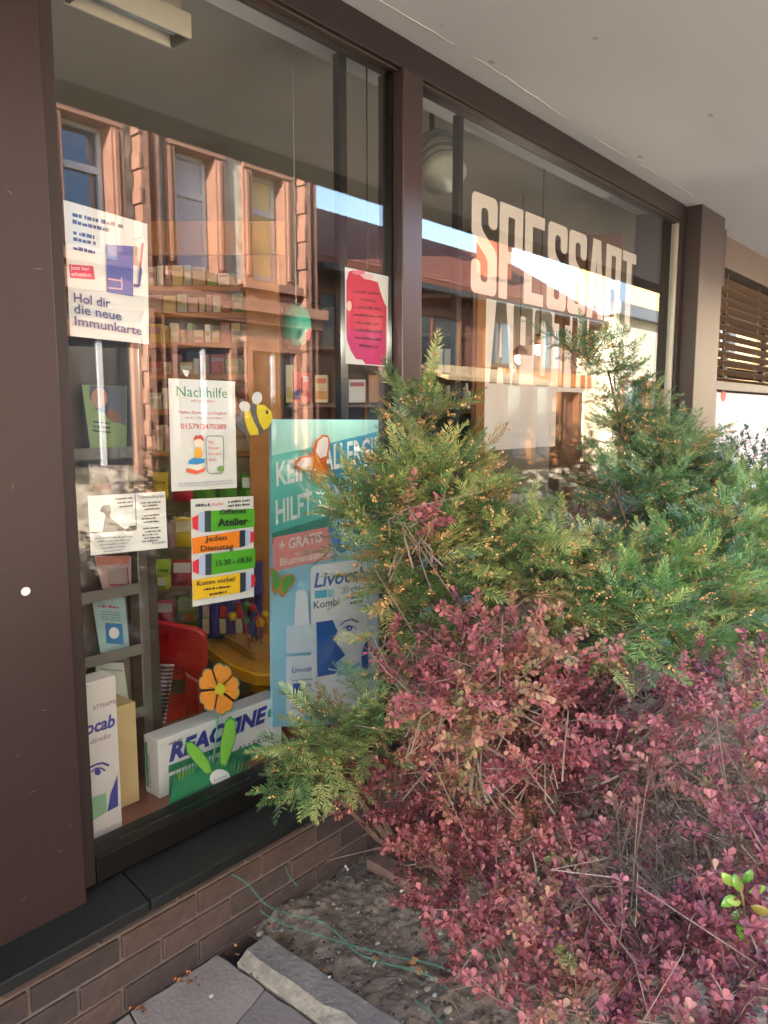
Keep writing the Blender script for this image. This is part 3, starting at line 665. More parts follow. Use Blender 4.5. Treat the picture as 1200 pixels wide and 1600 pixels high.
s.text('15:30 - 18:30', (335, 884), (391, 877), 9, BK, bold=.015); s.text('Komm vorbei!', (305, 915), (365, 907), 8, BK, bold=.01); s.lines((315, 922), (357, 917), 3.5, BK); s.lines((324, 930), (352, 925), 3.5, BK, 2)

s = Sheet('poster', 'pink and red invitation poster with white corners beside the mullion', 'poster', [(539, 417), (607, 432), (605, 573), (540, 568)], .0095, m_white)
s.poly('red_shape', [(541, 440), (545, 424), (553, 422), (562, 430), (575, 436), (590, 441), (594, 455), (600, 472), (604, 480), (603, 520), (541, 516)], P('d8365a')); s.poly('pink_shape', [(541, 515.7), (603, 519.5), (603, 571), (571, 569), (566, 562), (556, 561), (548, 548), (542, 532)], P('d22f7c'))
s.ell('petal', 575, 432, 9, 5, P('f0c6cf')); s.ell('petal', 560, 426, 10, 4, P('e6738a')); s.ell('petal', 545, 478, 4, 8, P('f2b8a8'))
for i, (a, c_) in enumerate(((551, 591), (564, 586), (553, 596), (552, 600), (556, 590), (554, 596), (554, 594), (560, 590))):
    yy = 457+i*12; s.lines((a, yy), (c_, yy+4), 4.5, P('8c2340') if i < 5 else P('6f1f4a'), i)

def blob(s, name, cx, cy, pts, m): return s.poly(name, [(cx+x, cy+y) for x, y in pts], m)
s = Sheet('paper_bee', 'yellow and grey cardboard bee with white wings hanging right of the tutoring poster', 'paper bee', [(369, 652), (377, 640), (390, 632), (401, 631), (413, 633), (423, 642), (426, 655), (420, 667), (412, 676), (404, 680), (390, 681), (379, 676), (371, 668), (367, 660)], .03, P('5f5f66'), thick=.003)
s.poly('yellow_stripe', [(382, 640), (389, 633), (391, 643), (396, 658), (403, 671), (404, 679), (391, 680), (386, 668), (382, 655)], P('e8d21e')); s.poly('yellow_head', [(401, 632), (413, 633), (423, 642), (426, 655), (420, 667), (412, 672), (405, 660), (401, 646)], P('ead42a')); s.ell('eye', 417, 644, 2.2, 3.6, P('3a3a40'))
s.ell('wing', 382, 635, 9, 8, P('dfe3ec'), rot=.5); s.ell('wing', 401, 622, 8, 10, P('dfe3ec'), rot=.2)

# ------------------------------------------------------------------ the big allergy display standing behind the left pane
AY = .14
lb = m_dis = mat('display_blue', '98d2ee', .5, .06, 2)
s = Sheet('allergy_display', 'tall light blue cardboard display for allergy spray with Keine Allergie ribbon', 'cardboard display', [(424, 655), (599, 656), (599, 1128), (426, 1136)], AY, lb, thick=.012)
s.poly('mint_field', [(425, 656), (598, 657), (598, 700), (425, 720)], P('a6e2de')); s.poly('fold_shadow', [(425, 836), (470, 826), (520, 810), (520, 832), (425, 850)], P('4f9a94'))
s.poly('pink_band', [(426, 840), (512, 823), (521, 872), (427, 893)], P('e89a9c')); s.poly('ribbon_left', [(424, 712), (512, 693), (514, 808), (470, 824), (421, 834)], P('5cc4c0'))
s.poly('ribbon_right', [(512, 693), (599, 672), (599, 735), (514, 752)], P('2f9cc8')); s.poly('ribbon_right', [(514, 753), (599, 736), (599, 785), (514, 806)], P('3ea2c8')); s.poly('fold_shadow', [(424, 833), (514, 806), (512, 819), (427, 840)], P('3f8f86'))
s.text('KEINE', (431, 759), (498, 744), 38, P('dfeff2'), bold=.02); s.text('ALLERGIE-', (504, 736), (598, 716), 40, P('dfeff2'), bold=.02); s.text('WILLEN', (518, 775), (598, 758), 26, P('cfe6f0'), bold=.02); s.text('HILFT', (430, 819), (487, 802), 38, P('dfeff2'), bold=.02)
s.text('+ GRATIS', (435, 861), (502, 846), 17, P('f0e6e6'), bold=.03); s.text('Blumensamen', (436, 884), (517, 868), 12, P('f0e6e6'), bold=.02)
s.poly('carton_picture', [(484, 884), (572, 872), (574, 1090), (556, 1104), (485, 1112)], P('eaf2fa')); s.poly('carton_picture', [(573, 872), (588, 878), (588, 1098), (574, 1090)], P('cfe0f0'))
s.text('Livocab', (489, 918), (571, 905), 23, P('2a5fb0'), bold=.02, shear=.2); s.text('direkt', (532, 928), (562, 921), 10, P('5a6a8c'), shear=.2); s.poly('swatch', [(490, 923), (509, 921), (509, 933), (490, 935)], P('46b4dc')); s.poly('swatch', [(510, 921), (520, 920), (520, 932), (510, 933)], P('9ad4ea'))
s.text('Kombi', (488, 951), (528, 944), 12, P('4a5a80'), bold=.01); s.lines((545, 936), (569, 931), 4, P('4a5a80')); s.lines((545, 944), (566, 940), 4, P('4a5a80'), 3)
s.poly('nose_picture', [(491, 972), (517, 968), (525, 985), (519, 999), (537, 1023), (523, 1035), (526, 1047), (521, 1052), (494, 1057)], P('2465b8')); s.poly('face_shade', [(526, 1030), (548, 1040), (560, 1032), (560, 1050), (524, 1056)], P('8ccbe4')); s.poly('nose_picture', [(562, 1022), (572, 990), (573, 1045), (563, 1050)], P('2465b8'))
s.line('brow_picture', [(529, 976), (536, 970), (546, 967), (558, 972)], 3, P('2c4f9c')); s.line('brow_picture', [(533, 981), (541, 977), (550, 978), (555, 983)], 2, P('2c4f9c')); s.ell('eye_picture', 543, 981, 5, 4, P('2c4f9c')); s.ell('eye_picture', 543, 981, 2, 1.8, P('eaf2fa')); s.line('mouth_picture', [(509, 1044), (524, 1047), (536, 1040)], 3, P('bfe0f2'))
s.poly('bottle_picture', [(457, 960), (459, 925), (464, 921), (472, 921), (477, 926), (480, 975), (480, 976), (457, 977)], P('e6f1fb')); s.poly('bottle_picture', [(444, 977), (491, 974), (492, 1018), (444, 1020)], P('d2e6f8')); s.poly('bottle_picture', [(444, 1025), (491, 1022), (494, 1112), (482, 1118), (450, 1118), (443, 1112)], P('e0ecfa'))
s.text('Livocab', (453, 1050), (484, 1047), 8, P('4a6fb4'), bold=.02); s.poly('nose_picture', [(454, 1067), (466, 1066), (468, 1075), (473, 1085), (468, 1096), (454, 1098)], P('2b57b0')); s.line('brow_picture', [(473, 1071), (478, 1068), (483, 1070)], 2, P('3b5fb0')); s.poly('face_shade', [(468, 1092), (484, 1088), (484, 1096), (468, 1097)], P('7cc0e0')); s.lines((453, 1063), (484, 1061), 2.5, GY)
s.lines((510, 832), (520, 829), 14, P('4a8fd0')); s.ell('flower_picture', 522, 842, 9, 8, P('3f7fd0'), 7); s.ell('flower_picture', 528, 858, 7, 6, P('4c90da'), 7)
s = Sheet('paper_butterfly', 'orange and white cardboard butterfly stuck on the big allergy display', 'paper butterfly', [(460, 727), (461, 721), (470, 714), (488, 710), (490, 700), (495, 687), (505, 679), (513, 681), (516, 692), (513, 710), (510, 722), (516, 735), (517, 744), (510, 744), (503, 741), (503, 752), (498, 757), (492, 750), (488, 737), (476, 736), (465, 734)], AY-.02, P('d9652a'), thick=.002)
s.poly('white_wing', [(463, 726), (472, 716), (486, 714), (490, 724), (488, 734), (474, 734)], P('ece6ea')); s.poly('white_wing', [(493, 706), (497, 690), (505, 682), (512, 684), (513, 694), (510, 712), (500, 716)], P('f0ecf0')); s.poly('orange_wing', [(486, 714), (494, 708), (500, 722), (510, 740), (502, 740), (500, 752), (496, 754), (490, 736)], P('f09a28'))
s.line('feeler', [(490, 708), (487, 700), (488, 690)], 1.6, P('c45a30')); s.line('feeler', [(487, 711), (476, 704), (468, 706)], 1.6, P('c45a30')); s.line('body', [(488, 708), (496, 724), (502, 738)], 3, P('e07020'))
s = Sheet('paper_butterfly', 'small green cardboard butterfly at the left edge of the allergy display', 'paper butterfly', [(422, 888), (428, 888), (436, 896), (440, 905), (447, 898), (457, 897), (462, 904), (458, 913), (450, 921), (446, 930), (440, 933), (436, 922), (430, 929), (425, 921), (426, 908)], AY-.02, P('c98a3a'), thick=.002)
s.poly('green_wing', [(424, 890), (429, 891), (437, 902), (438, 915), (430, 924), (427, 912)], P('4fae52')); s.poly('green_wing', [(441, 907), (448, 900), (457, 899), (459, 906), (450, 918), (444, 928), (440, 922)], P('58b04c'))
s = Sheet('blue_panel', 'light blue cardboard panel glimpsed through the yew behind the right pane', 'cardboard panel', [(640, 860), (748, 862), (748, 1090), (640, 1100)], .16, lb, thick=.01)

# ------------------------------------------------------------------ cartons on the display floor
def carton(name, label, px0, px1, ytop, Y, depth, m, zb=.373, X1=None):
    a = at(px0, 1200, Y); c = at(px1, 1200, Y); x0, x1 = a.x, (X1 or c.x); zt = at(px0, ytop, Y).z
    r_ = root(name, label, 'carton', ((x0+x1)/2, Y+depth/2, zb)); MB().box((x0, Y, zb), (x1, Y+depth, zt)).build('carton_body', m, r_, bevel=.002)
    class Q: pass
    q = Q(); q.o = r_; q.x0, q.x1, q.z0, q.z1, q.Y = x0, x1, zb, zt, Y; return q
class Face(Sheet):
    def __init__(s, o, Y): s.Y = Y; s.plane = 'y'; s.k = 0; s.nrm = Vector((0, -1, 0)); s.o = o
m_box = mat('carton_white', 'dfe4ec', .5, .03, 6)
q = carton('medicine_box', 'large white and green allergy tablet carton lying on the display floor', 248, 441, 1157, .15, .075, m_box)
f = Face(q.o, .1498)
f.text('REACTINE', (264, 1190), (418, 1125), 26, P('2b3a98'), bold=.05, shear=.25); f.text('ALLERGIE', (371, 1176), (428, 1153), 9, P('4a4e5c'), bold=.01, space=1.1); f.poly('green_band', [(263, 1196), (360, 1160), (360, 1168), (263, 1208)], P('2c8a6a'))
f.poly('green_field', [(264, 1213), (400, 1160), (432, 1178), (420, 1200), (264, 1262)], P('2f8f6c')); f.poly('yellow_mark', [(276, 1209), (303, 1199), (303, 1214), (290, 1222), (279, 1218)], P('c9c63a')); f.poly('teal_mark', [(418, 1112), (426, 1102), (432, 1108), (438, 1106), (430, 1118), (418, 1121)], P('3aa58c'))
for i in range(5): f.lines((394+i*2, 1186+i*6), (436, 1168+i*6), 3, GY, i)
f.lines((262, 1164), (283, 1156), 3.5, GY)
b = MB()     # lettering on the narrow end
p_ = Vector((q.x0-.0006, .165, q.z0)); b_ = put_text('lettering', '6 Filmtabletten', Vector((q.x0-.0008, .205, q.z0+.02)), Vector((q.x0-.0008, .205, q.z0+.13)), .012, BK, q.o, upv=Vector((0, -1, 0)))
MB().box((q.x0-.0009, .208, q.z0+.02), (q.x0-.0001, .219, q.z1-.02)).build('green_edge', P('3a9078'), q.o)
q = carton('medicine_box', 'tall white nasal spray carton half hidden behind the left jamb', 100, 187, 1078, .09, .07, mat('carton_cream', 'dcdcdf', .5, .03, 6))
f = Face(q.o, .0898)
f.text('ATTRAPPE', (145, 1110), (181, 1099), 7, P('4a4e7c')); f.text('Livocab', (104, 1158), (180, 1134), 21, P('4048a0'), bold=.03, shear=.2); f.text('direkt', (141, 1163), (173, 1152), 8, P('6a5f9c'), shear=.2)
f.line('brow_picture', [(140, 1199), (150, 1194), (160, 1192), (170, 1196)], 3, P('3a3f9a')); f.line('brow_picture', [(142, 1206), (150, 1200), (158, 1200), (164, 1204)], 2.4, P('3a3f9a')); f.ell('eye_picture', 152, 1206, 5, 5, P('3a3f9a'))
f.poly('nose_picture', [(167, 1268), (172, 1240), (183, 1210), (184, 1259)], P('3a43a0')); f.poly('green_shade', [(144, 1245), (165, 1238), (166, 1268), (144, 1282)], P('8fbf9c'))
q = carton('cardboard_box', 'plain yellowish cardboard box behind the nasal spray carton', 183, 216, 1105, .19, .12, mat('cardboard_yellow', 'cdb98a', .7, .06, 4))

# cardboard flower with grass in front of the tablet carton
fy = .07
fl = root('paper_flower', 'orange cardboard flower with green leaves standing before the tablet carton', 'paper flower', at(344, 1285, fy))
def fpoly(name, pts, m, y=fy, th=.002): MB().prism([at(px, py, y) for px, py in pts], (0, th, 0)).build(name, m, fl)
m_pet = P('f09a3c'); m_out = P('3f8f7c')
for k in range(5):
    a = -math.pi/2+.25+k*2*math.pi/5; cx, cy = 342, 1077; pts = []
    for t in range(13):
        u = -1+2*t/12; r_ = 34*(1-.16*abs(u)**3) if abs(u) > .2 else 34*(.90+.45*abs(u)*1.0); aa = a+u*.56; pts.append((cx+r_*.94*math.cos(aa), cy+r_*1.16*math.sin(aa)))
    pts.append((cx+3*math.cos(a), cy+3*math.sin(a)))
    big = [(cx+(x-cx)*1.06, cy+(y-cy)*1.06) for x, y in pts]
    fpoly('petal_edge', big, m_out, fy+.0022, .0015); fpoly('petal', pts, m_pet)
fpoly('flower_centre', [(344+8*math.cos(i*math.pi/6), 1077+9*math.sin(i*math.pi/6)) for i in range(12)], P('c9c832'), fy-.0015, .0015)
for k in range(10):
    a = k*math.pi/5+.2; b = MB(); p0 = at(342+9*math.cos(a), 1077+9*math.sin(a), fy-.001); p1 = at(342+17*math.cos(a), 1077+18*math.sin(a), fy-.001); b.tube([p0, p1], .0008, 4); b.build('stamen', P('3a6a3a'), fl)
MB().tube([at(341, 1112, fy+.003), at(338, 1150, fy+.003), at(333, 1190, fy+.003)], .0028, 6).build('stem', P('5c9c84'), fl)
for pts in ([(292, 1162), (300, 1161), (313, 1172), (326, 1190), (330, 1206), (322, 1208), (306, 1192), (294, 1176)], [(353, 1130), (360, 1123), (367, 1128), (368, 1150), (360, 1178), (352, 1196), (345, 1192), (346, 1160)]):
    cx = sum(p[0] for p in pts)/len(pts); cy = sum(p[1] for p in pts)/len(pts)
    fpoly('leaf_edge', [(cx+(x-cx)*1.12, cy+(y-cy)*1.12) for x, y in pts], P('3f9a4a'), fy+.0005, .002); fpoly('leaf', pts, P('86cc52'), fy-.002, .0015)
gp = [(262, 1262)]
for i in range(26):
    x = 272+i*5.2; top = 1226-34*math.sin(math.pi*min(1, (i+3)/27))-i*.9; gp += [(x-1.5, top+16), (x+(2 if i < 13 else 5), top-(4 if i % 2 else 9)), (x+2.2, top+17)]
gp += [(406, 1203), (400, 1212), (330, 1246), (264, 1278)]
fpoly('grass_base', gp, P('2c8c62'), fy+.004, .002)
fpoly('oval_label', [(344+16*math.cos(i*math.pi/10)+0, 1216+14*math.sin(i*math.pi/10)-.0) for i in range(20)], m_white, fy-.0022, .001)
put_text('lettering', 'Linné', at(334, 1221, fy-.0026), at(355, 1213, fy-.0026), .011, P('6a8a90'), fl, shear=.2)

# ------------------------------------------------------------------ leaflet stand and leaflets behind the left pane
ly = .34
st = root('leaflet_stand', 'tall grey metal leaflet stand close behind the left pane', 'leaflet stand', at(175, 1300, ly))
st.location.z = .372; ORG[st] = Vector(st.location)
xa, xb = at(112, 900, ly).x, at(216, 900, ly).x
zt = at(215, 545, ly).z
m_dk = mat('stand_dark', '5a574f', .4, .06, metal=.5)
MB().box((xb-.012, ly-.02, .373), (xb+.022, ly+.035, zt)).build('post', m_alu, st, bevel=.003); MB().box((xb+.024, ly-.01, .373), (xb+.062, ly+.06, zt+.03)).build('post', m_dk, st, bevel=.003)
MB().box((xa-.05, ly-.02, .373), (xa-.02, ly+.03, zt)).build('post', m_alu, st, bevel=.003); MB().box((xa-.019, ly+.05, .373), (xb-.0125, ly+.058, zt)).build('back_panel', mat('stand_back', '77746c', .5, .05), st)
def leaf_let(label, px0, px1, y0, y1, m, skew=0):
    s = Sheet('leaflet', label, 'leaflet', [(px0, y0), (px1-skew, y0+2), (px1, y1), (px0+14, y1-3)], ly-.005, m, thick=.004); 
    c = at((px0+px1)/2, y1, ly); MB().box((xa-.018, ly-.03, c.z-.012), (xb-.013, ly+.045, c.z-.003)).build('pocket', m_alu, st)
    MB().box((xa-.018, ly-.034, c.z-.012), (xb-.013, ly-.031, c.z+.022)).build('pocket_front', mat('clear_lip', '8c8b86', .2, .03, metal=.2), st); return s
s = leaf_let('pale green leaflet with a photo of two people, topmost in the stand', 128, 198, 601, 710, P('8fa870')); s.poly('photo', [(140, 603), (196, 603), (197, 665), (190, 662), (170, 648), (150, 640), (140, 622)], P('55606f')); s.ell('photo', 155, 622, 13, 16, P('b98a70')); s.ell('photo', 178, 650, 14, 9, P('8a5a4c'), rot=.6)
for i in range(3): s.lines((145, 660+i*7), (172, 663+i*7), 3.5, BK, i)
s = leaf_let('lilac grey leaflet with a smiling child, second in the stand', 138, 200, 725, 776, P('a8a0a8')); s.ell('photo', 157, 757, 14, 17, P('5a3a30')); s.ell('photo', 155, 763, 8, 10, P('c08a6c')); s.ell('photo', 168, 765, 6, 10, P('b0306a')); s.ell('badge', 149, 733, 6, 6, P('d8d4d8')); s.lines((160, 735), (196, 738), 4, P('a0506c'))
s = leaf_let('pink edged leaflet below the notice card', 147, 205, 868, 925, P('c2a8a8')); s.poly('photo', [(150, 870), (203, 868), (202, 880), (150, 884)], P('c07a6a')); s.poly('photo', [(168, 888), (198, 888), (200, 914), (168, 912)], P('a89a96')); s.line('frame', [(198, 886), (201, 914), (170, 914)], 2, P('9c3a5a'))
s = leaf_let('light blue leaflet with a small blue tooth picture', 143, 203, 931, 1023, P('a4c8cf'), 8); s.lines((154, 949), (186, 951), 5, P('b8505a')); s.poly('picture', [(164, 973), (191, 975), (193, 1007), (166, 1005)], P('2a7fc0')); s.ell('picture', 178, 989, 8, 9, P('e6ecf0'))
for i in range(4): s.lines((158, 956+i*4), (188, 958+i*4), 2, P('5a8a96'), i)
s = leaf_let('white and yellow leaflet with a red jumping figure, lowest in the stand', 148, 205, 1034, 1122, P('c9d4cc'), 12); s.lines((155, 1046), (192, 1049), 2.5, P('4a8a6a')); s.ell('figure', 170, 1070, 6, 6, P('c0402c')); s.line('figure', [(155, 1056), (168, 1070), (181, 1058)], 2, P('8a9a9c')); s.poly('yellow_field', [(182, 1085), (200, 1096), (203, 1118), (184, 1112)], P('d8cc5a'))

# ------------------------------------------------------------------ wooden shelf unit, facing the street corner
def vb(b, px0, py0, px1, py1, D, th):     # box facing the camera side of the room
    p0 = av(px0, py1, D); p1 = av(px1, py1, D); zt = av(px0, py0, D).z; h = (zt-p0.z)/2
    c = (p0+p1)/2+UZ*h+hf*(th/2); b.ob(c, (p1-p0)*.5, hf*(th/2), UZ*h); return b
SD = 3.6
su = root('shelf_unit', 'orange wooden shelf unit full of small packets behind the tutoring poster', 'shelf unit', av(330, 1000, SD+.2)); 
vb(MB(), 236, 345, 444, 398, SD, .03).build('top_panel', m_wood, su, bevel=.003)
vb(MB(), 396, 398.5, 444, 1000, SD-.05, .05).build('side_panel', m_wood, su, bevel=.003)
vb(MB(), 226, 399, 395, 1000, SD+.40, .02).build('back_panel', m_wood_dark, su)
for yy in (446, 488, 535, 585, 640, 705): vb(MB(), 226, yy, 395.5, yy+8, SD+.03, .36).build('shelf', m_wood, su)
vb(MB(), 226, 713.5, 395.5, 1000, SD+.12, .02).build('slat_panel', mat('slat_panel_beige', 'a3937c', .6, .06), su)
for i in range(26): vb(MB(), 227, 716+i*11, 395, 716+i*11+6, SD+.112, .007).build('panel_rib', MATS['slat_panel_beige'], su)
rr = random.Random(3)
cols = ['c9b89c', 'b98f8a', 'd1c6ae', 'bba17c', 'a8b2a0', 'c4a2a0', 'cdb97a', 'e0d9c8', 'c9a83a', '7a9a5a', 'a8544a']
desc = {446: 'top', 488: 'second', 535: 'third', 585: 'fourth', 640: 'fifth', 705: 'lowest'}
cn = {'c9b89c': 'sand', 'b98f8a': 'dusty pink', 'd1c6ae': 'cream', 'bba17c': 'tan', 'a8b2a0': 'sage', 'c4a2a0': 'rose', 'cdb97a': 'straw', 'e0d9c8': 'off white', 'c9a83a': 'mustard yellow', '7a9a5a': 'leaf green', 'a8544a': 'brick red'}
for yy, hh in ((446, 32), (488, 30), (535, 32), (585, 32), (640, 34), (705, 42)):
    x = 232
    while x < 386:
        w_ = rr.choice([10, 13, 16, 18, 22])*rr.uniform(.92, 1.06); c = rr.choice(cols); h_ = hh*rr.choice([.62, .8, .92, 1])*rr.uniform(.95, 1)
        if x+w_ > 392: break
        k_ = 0 if x == 232 else k_+1; od = ('first', 'second', 'third', 'fourth', 'fifth', 'sixth', 'seventh', 'eighth', 'ninth', 'tenth', 'eleventh', 'twelfth', 'thirteenth', 'fourteenth', 'fifteenth')[k_]
        r_ = root('tea_packet', '%s tea packet, %s from the left on the %s wooden shelf' % (cn[c], od, desc[yy]), 'packet', av(x+w_/2, yy, SD+.12), 'small tea packets in rows on the wooden shelf')
        vb(MB(), x, yy-h_, x+w_-1.5, yy-.3, SD+.05+rr.uniform(0, .02), .1).build('packet_body', P(c), r_, bevel=.002)
        la = rr.uniform(.45, .9); vb(MB(), x+1.5, yy-h_*la, x+w_-3.5, yy-h_*(la-rr.uniform(.15, .4)), SD+.047, .0025).build('packet_label', P(rr.choice(['b08070', 'a0a084', 'b89c74', 'a88488', 'd8d0c0'])), r_)
        x += w_+rr.uniform(0, 1.5)
def bag(label, px0, px1, y0, y1, c, c2, txt=None, D=SD-.02, c3=None):
    r_ = root('sweet_packet', label, 'packet', av((px0+px1)/2, y1, D+.02)); 
    nx, ny = 6, 7; V = []; Fc = []      # pillow shape: front bulges, crimped top and bottom
    for side in (1, -1):
        for j in range(ny+1):
            for i in range(nx+1):
                u, v = i/nx, j/ny; bl_ = (math.sin(math.pi*u)**.6)*(math.sin(math.pi*v)**.5)*.018*side
                V.append(av(px0+(px1-px0)*u, y1+(y0-y1)*v, D)-hf*bl_)
    o2 = (nx+1)*(ny+1)
    for sd_ in range(2):
        for j in range(ny):
            for i in range(nx): a = sd_*o2+j*(nx+1)+i; Fc.append([a, a+1, a+nx+2, a+nx+1])
    MB().add(V, Fc).build('packet_body', mat('foil_'+c, c, .3, .12, 30), r_, smooth=True)
    vb(MB(), px0+(px1-px0)*.1, y0+(y1-y0)*.14, px1-(px1-px0)*.08, y0+(y1-y0)*.5, D-.0205, .004).build('packet_label', P(c2), r_)
    if c3: vb(MB(), px0+(px1-px0)*.3, y0+(y1-y0)*.6, px1-(px1-px0)*.25, y0+(y1-y0)*.85, D-.0205, .004).build('packet_label', P(c3), r_)
    if txt:
        a = av(px0+(px1-px0)*.16, y0+(y1-y0)*.40, D-.0212); e = av(px1-(px1-px0)*.14, y0+(y1-y0)*.40, D-.0212); put_text('lettering', txt, a, e, .016, BK, r_, bold=.02)
    vb(MB(), (px0+px1)/2-1, y0-6, (px0+px1)/2+1, y0+3, D+.0, .1).build('hook', m_alu, r_)
bag('yellow sweet packet, leftmost in the upper hanging row', 234, 263, 738, 782, 'd8b81e', 'e0c840', 'Quiny')
bag('red and white packet hanging under the tutoring poster', 270, 301, 744, 784, 'c2304c', 'd8c8b4')
bag('green packet hanging just right of the red and white one', 303, 336, 744, 786, '5f9a34', '8cb45a')
bag('dark green packet partly behind the tutoring poster edge', 338, 370, 742, 786, '4a8a34', '9cc07a')
bag('green and white sweet packet hanging at the right post', 375, 412, 740, 784, '3f8f2c', 'c8d8d4', None, c3='6fae4a')
bag('pink packet beside the notice card, middle hanging row', 262, 273, 812, 857, 'a87a90', 'b890a4')
bag('yellow lemon sweet packet in the middle hanging row', 272, 302, 808, 854, 'd6bc1c', 'd8d0a4')
bag('orange packet right of the felt pen poster', 394, 411, 810, 854, 'c8602a', 'd8ccb4', None)
bag('lime green sweet packet, lower hanging row', 238, 267, 874, 922, 'a8c82c', '9cc02c', 'Quiny', c3='e0e8c4')
bag('round topped red sweet packet beside the lime one', 268, 300, 874, 916, 'a83a48', 'd8dcd8')
bag('yellow packet low beside the felt pen poster', 396, 420, 858, 888, 'd0b02c', 'd8d8b8', None)
bag('red and silver packet in the lowest hanging row', 242, 271, 938, 976, 'c23a4c', 'ccd0d0')
bag('green fruit sweets packet in the lowest hanging row', 275, 312, 932, 978, '7a8f5c', '8fa480', None, c3='c47a3c')

# ------------------------------------------------------------------ blue organiser, yellow table, bead maze, red chair
og = root('toy_organiser', 'blue plastic organiser with red and white trays behind the yellow table', 'organiser', av(355, 1000, 3.5))
m_pb = mat('plastic_blue', '39418f', .4, .05)
vb(MB(), 312, 932, 410, 998, 3.48, .02).build('back_panel', m_pb, og)
for x in (330, 355, 385): vb(MB(), x, 934, x+12, 998, 3.44, .035).build('divider', m_pb, og, bevel=.004)
for i, x in enumerate((317, 343.5, 369)):
    vb(MB(), x, 945+i*2, x+11, 965, 3.45, .02).build('tray', P(('b8b0a4', 'b8303c', 'b8303c')[i]), og); vb(MB(), x, 967, x+10, 990, 3.45, .02).build('tray', P('c8c0ae'), og)
vb(MB(), 397, 880, 409, 931, 3.46, .05).build('side_post', m_pb, og)
TZ = .50
m_ty = mat('table_yellow', 'e0a818', .35, .05); m_tt = mat('table_top_tan', 'c08a3c', .45, .08)
tb = root('play_table', 'low yellow plastic play table with tan top', 'table', (2.06, .95, 0))
A = [ag(322, 998, TZ), ag(398, 982, TZ), ag(440, 975, TZ), ag(520, 1000, TZ), ag(520, 1054, TZ), ag(398, 1054, TZ), ag(360, 1040, TZ), ag(324, 1012, TZ)]
MB().prism(A, (0, 0, -.05)).build('rim', m_ty, tb, bevel=.006)
cen = sum(A, Vector())/len(A); MB().prism([cen+(p-cen)*.93+UZ*.0005 for p in A], (0, 0, .002)).build('table_top', m_tt, tb)
for px, py in ((405, 1050), (500, 1040), (345, 1015), (430, 990)):
    p = ag(px, py, TZ-.0505); MB().lathe((p.x, p.y, 0), [(.030, .0), (.034, .1), (.040, TZ-.051)], 14).build('leg', m_ty, tb, smooth=True)
bmz = root('bead_maze', 'wooden bead maze toy with looped wires on the yellow table', 'toy', ag(398, 1015, TZ+.003))
m_lw = mat('light_wood', 'b88a50', .5, .12, 8)
B_ = [ag(350, 1004, TZ+.003), ag(400, 1034, TZ+.003), ag(432, 1026, TZ+.003), ag(382, 997, TZ+.003)]
MB().prism(B_, (0, 0, .035)).build('base', m_lw, bmz, bevel=.003)
c0 = sum(B_, Vector())/4+UZ*.038; du = (B_[1]-B_[0]).normalized(); dv = (B_[2]-B_[1]).normalized()
beadc = ['c22f30', 'd8b020', '2f7a4a', '2c4fa0', 'c22f30', '2f7a4a', 'd8b020']
for k, (a0, a1, h_, wig, wc) in enumerate(((-.11, .11, .24, .3, 'b02f50'), (-.09, .07, .18, -.4, '3a4fa0'), (-.05, .12, .29, .2, 'b02f3c'), (-.12, .03, .14, .5, '3f7a4a'), (0, .10, .11, -.2, 'c9a020'))):
    pts = []; off = dv*(-.05+.025*k)
    for t in range(17):
        u = t/16; pts.append(c0+off+du*(a0+(a1-a0)*u)+dv*(wig*.08*math.sin(u*math.pi*2))+UZ*(h_*math.sin(math.pi*u)**.55+.02*math.sin(u*19+k)))
    wr = MB().tube(pts, .0028, 6).build('wire', P(wc), bmz, smooth=True)
    for j, t in enumerate((3, 6, 9, 12)[: 3+(k % 2)]): MB().ball(pts[t], .017+.004*((j+k) % 2), 10, 7).build('bead', mat('bead_'+beadc[(j*2+k) % 7], beadc[(j*2+k) % 7], .3, .02), wr, smooth=True)
ch = root('child_chair', 'red plastic child chair with a rounded backrest', 'chair', av(285, 1180, 2.95)); ch.location.z = 0; ORG[ch] = Vector(ch.location)
m_red = mat('plastic_red', 'b0121f', .35, .06, 3)
def cp(pts, D, th, name, bev=.01): MB().prism([av(x, y, D) for x, y in pts], hf*th).build(name, m_red, ch, bevel=bev)
cp([(225, 970), (258, 973), (300, 981), (314, 986), (322, 995), (323, 1040), (320, 1056), (311, 1063), (302, 1060), (290, 1050), (280, 1047), (225, 1047)], 2.9, .035, 'backrest')
cp([(228, 1046.5), (246, 1046.5), (248, 1160), (228, 1165)], 2.905, .03, 'back_leg'); cp([(287, 1048), (311, 1064), (309, 1150), (290, 1155)], 2.905, .03, 'back_leg'); cp([(247, 1047), (286.5, 1048), (286.5, 1062), (247, 1062)], 2.906, .02, 'back_rail', .003)
sz = .30; q0 = Vector(av(268, 1120, 2.94)); q0.z = sz
MB().ob(q0+hf*.17, rt*.19, hf*.17, UZ*.018).build('seat', m_red, ch, bevel=.01)
for sx_ in (-.16, .16):
    for sy_ in (.03, .31): MB().ob(q0+hf*sy_+rt*sx_-UZ*(sz/2+.009), rt*.022, hf*.022, UZ*(sz/2-.0095)).build('leg', m_red, ch, bevel=.005)
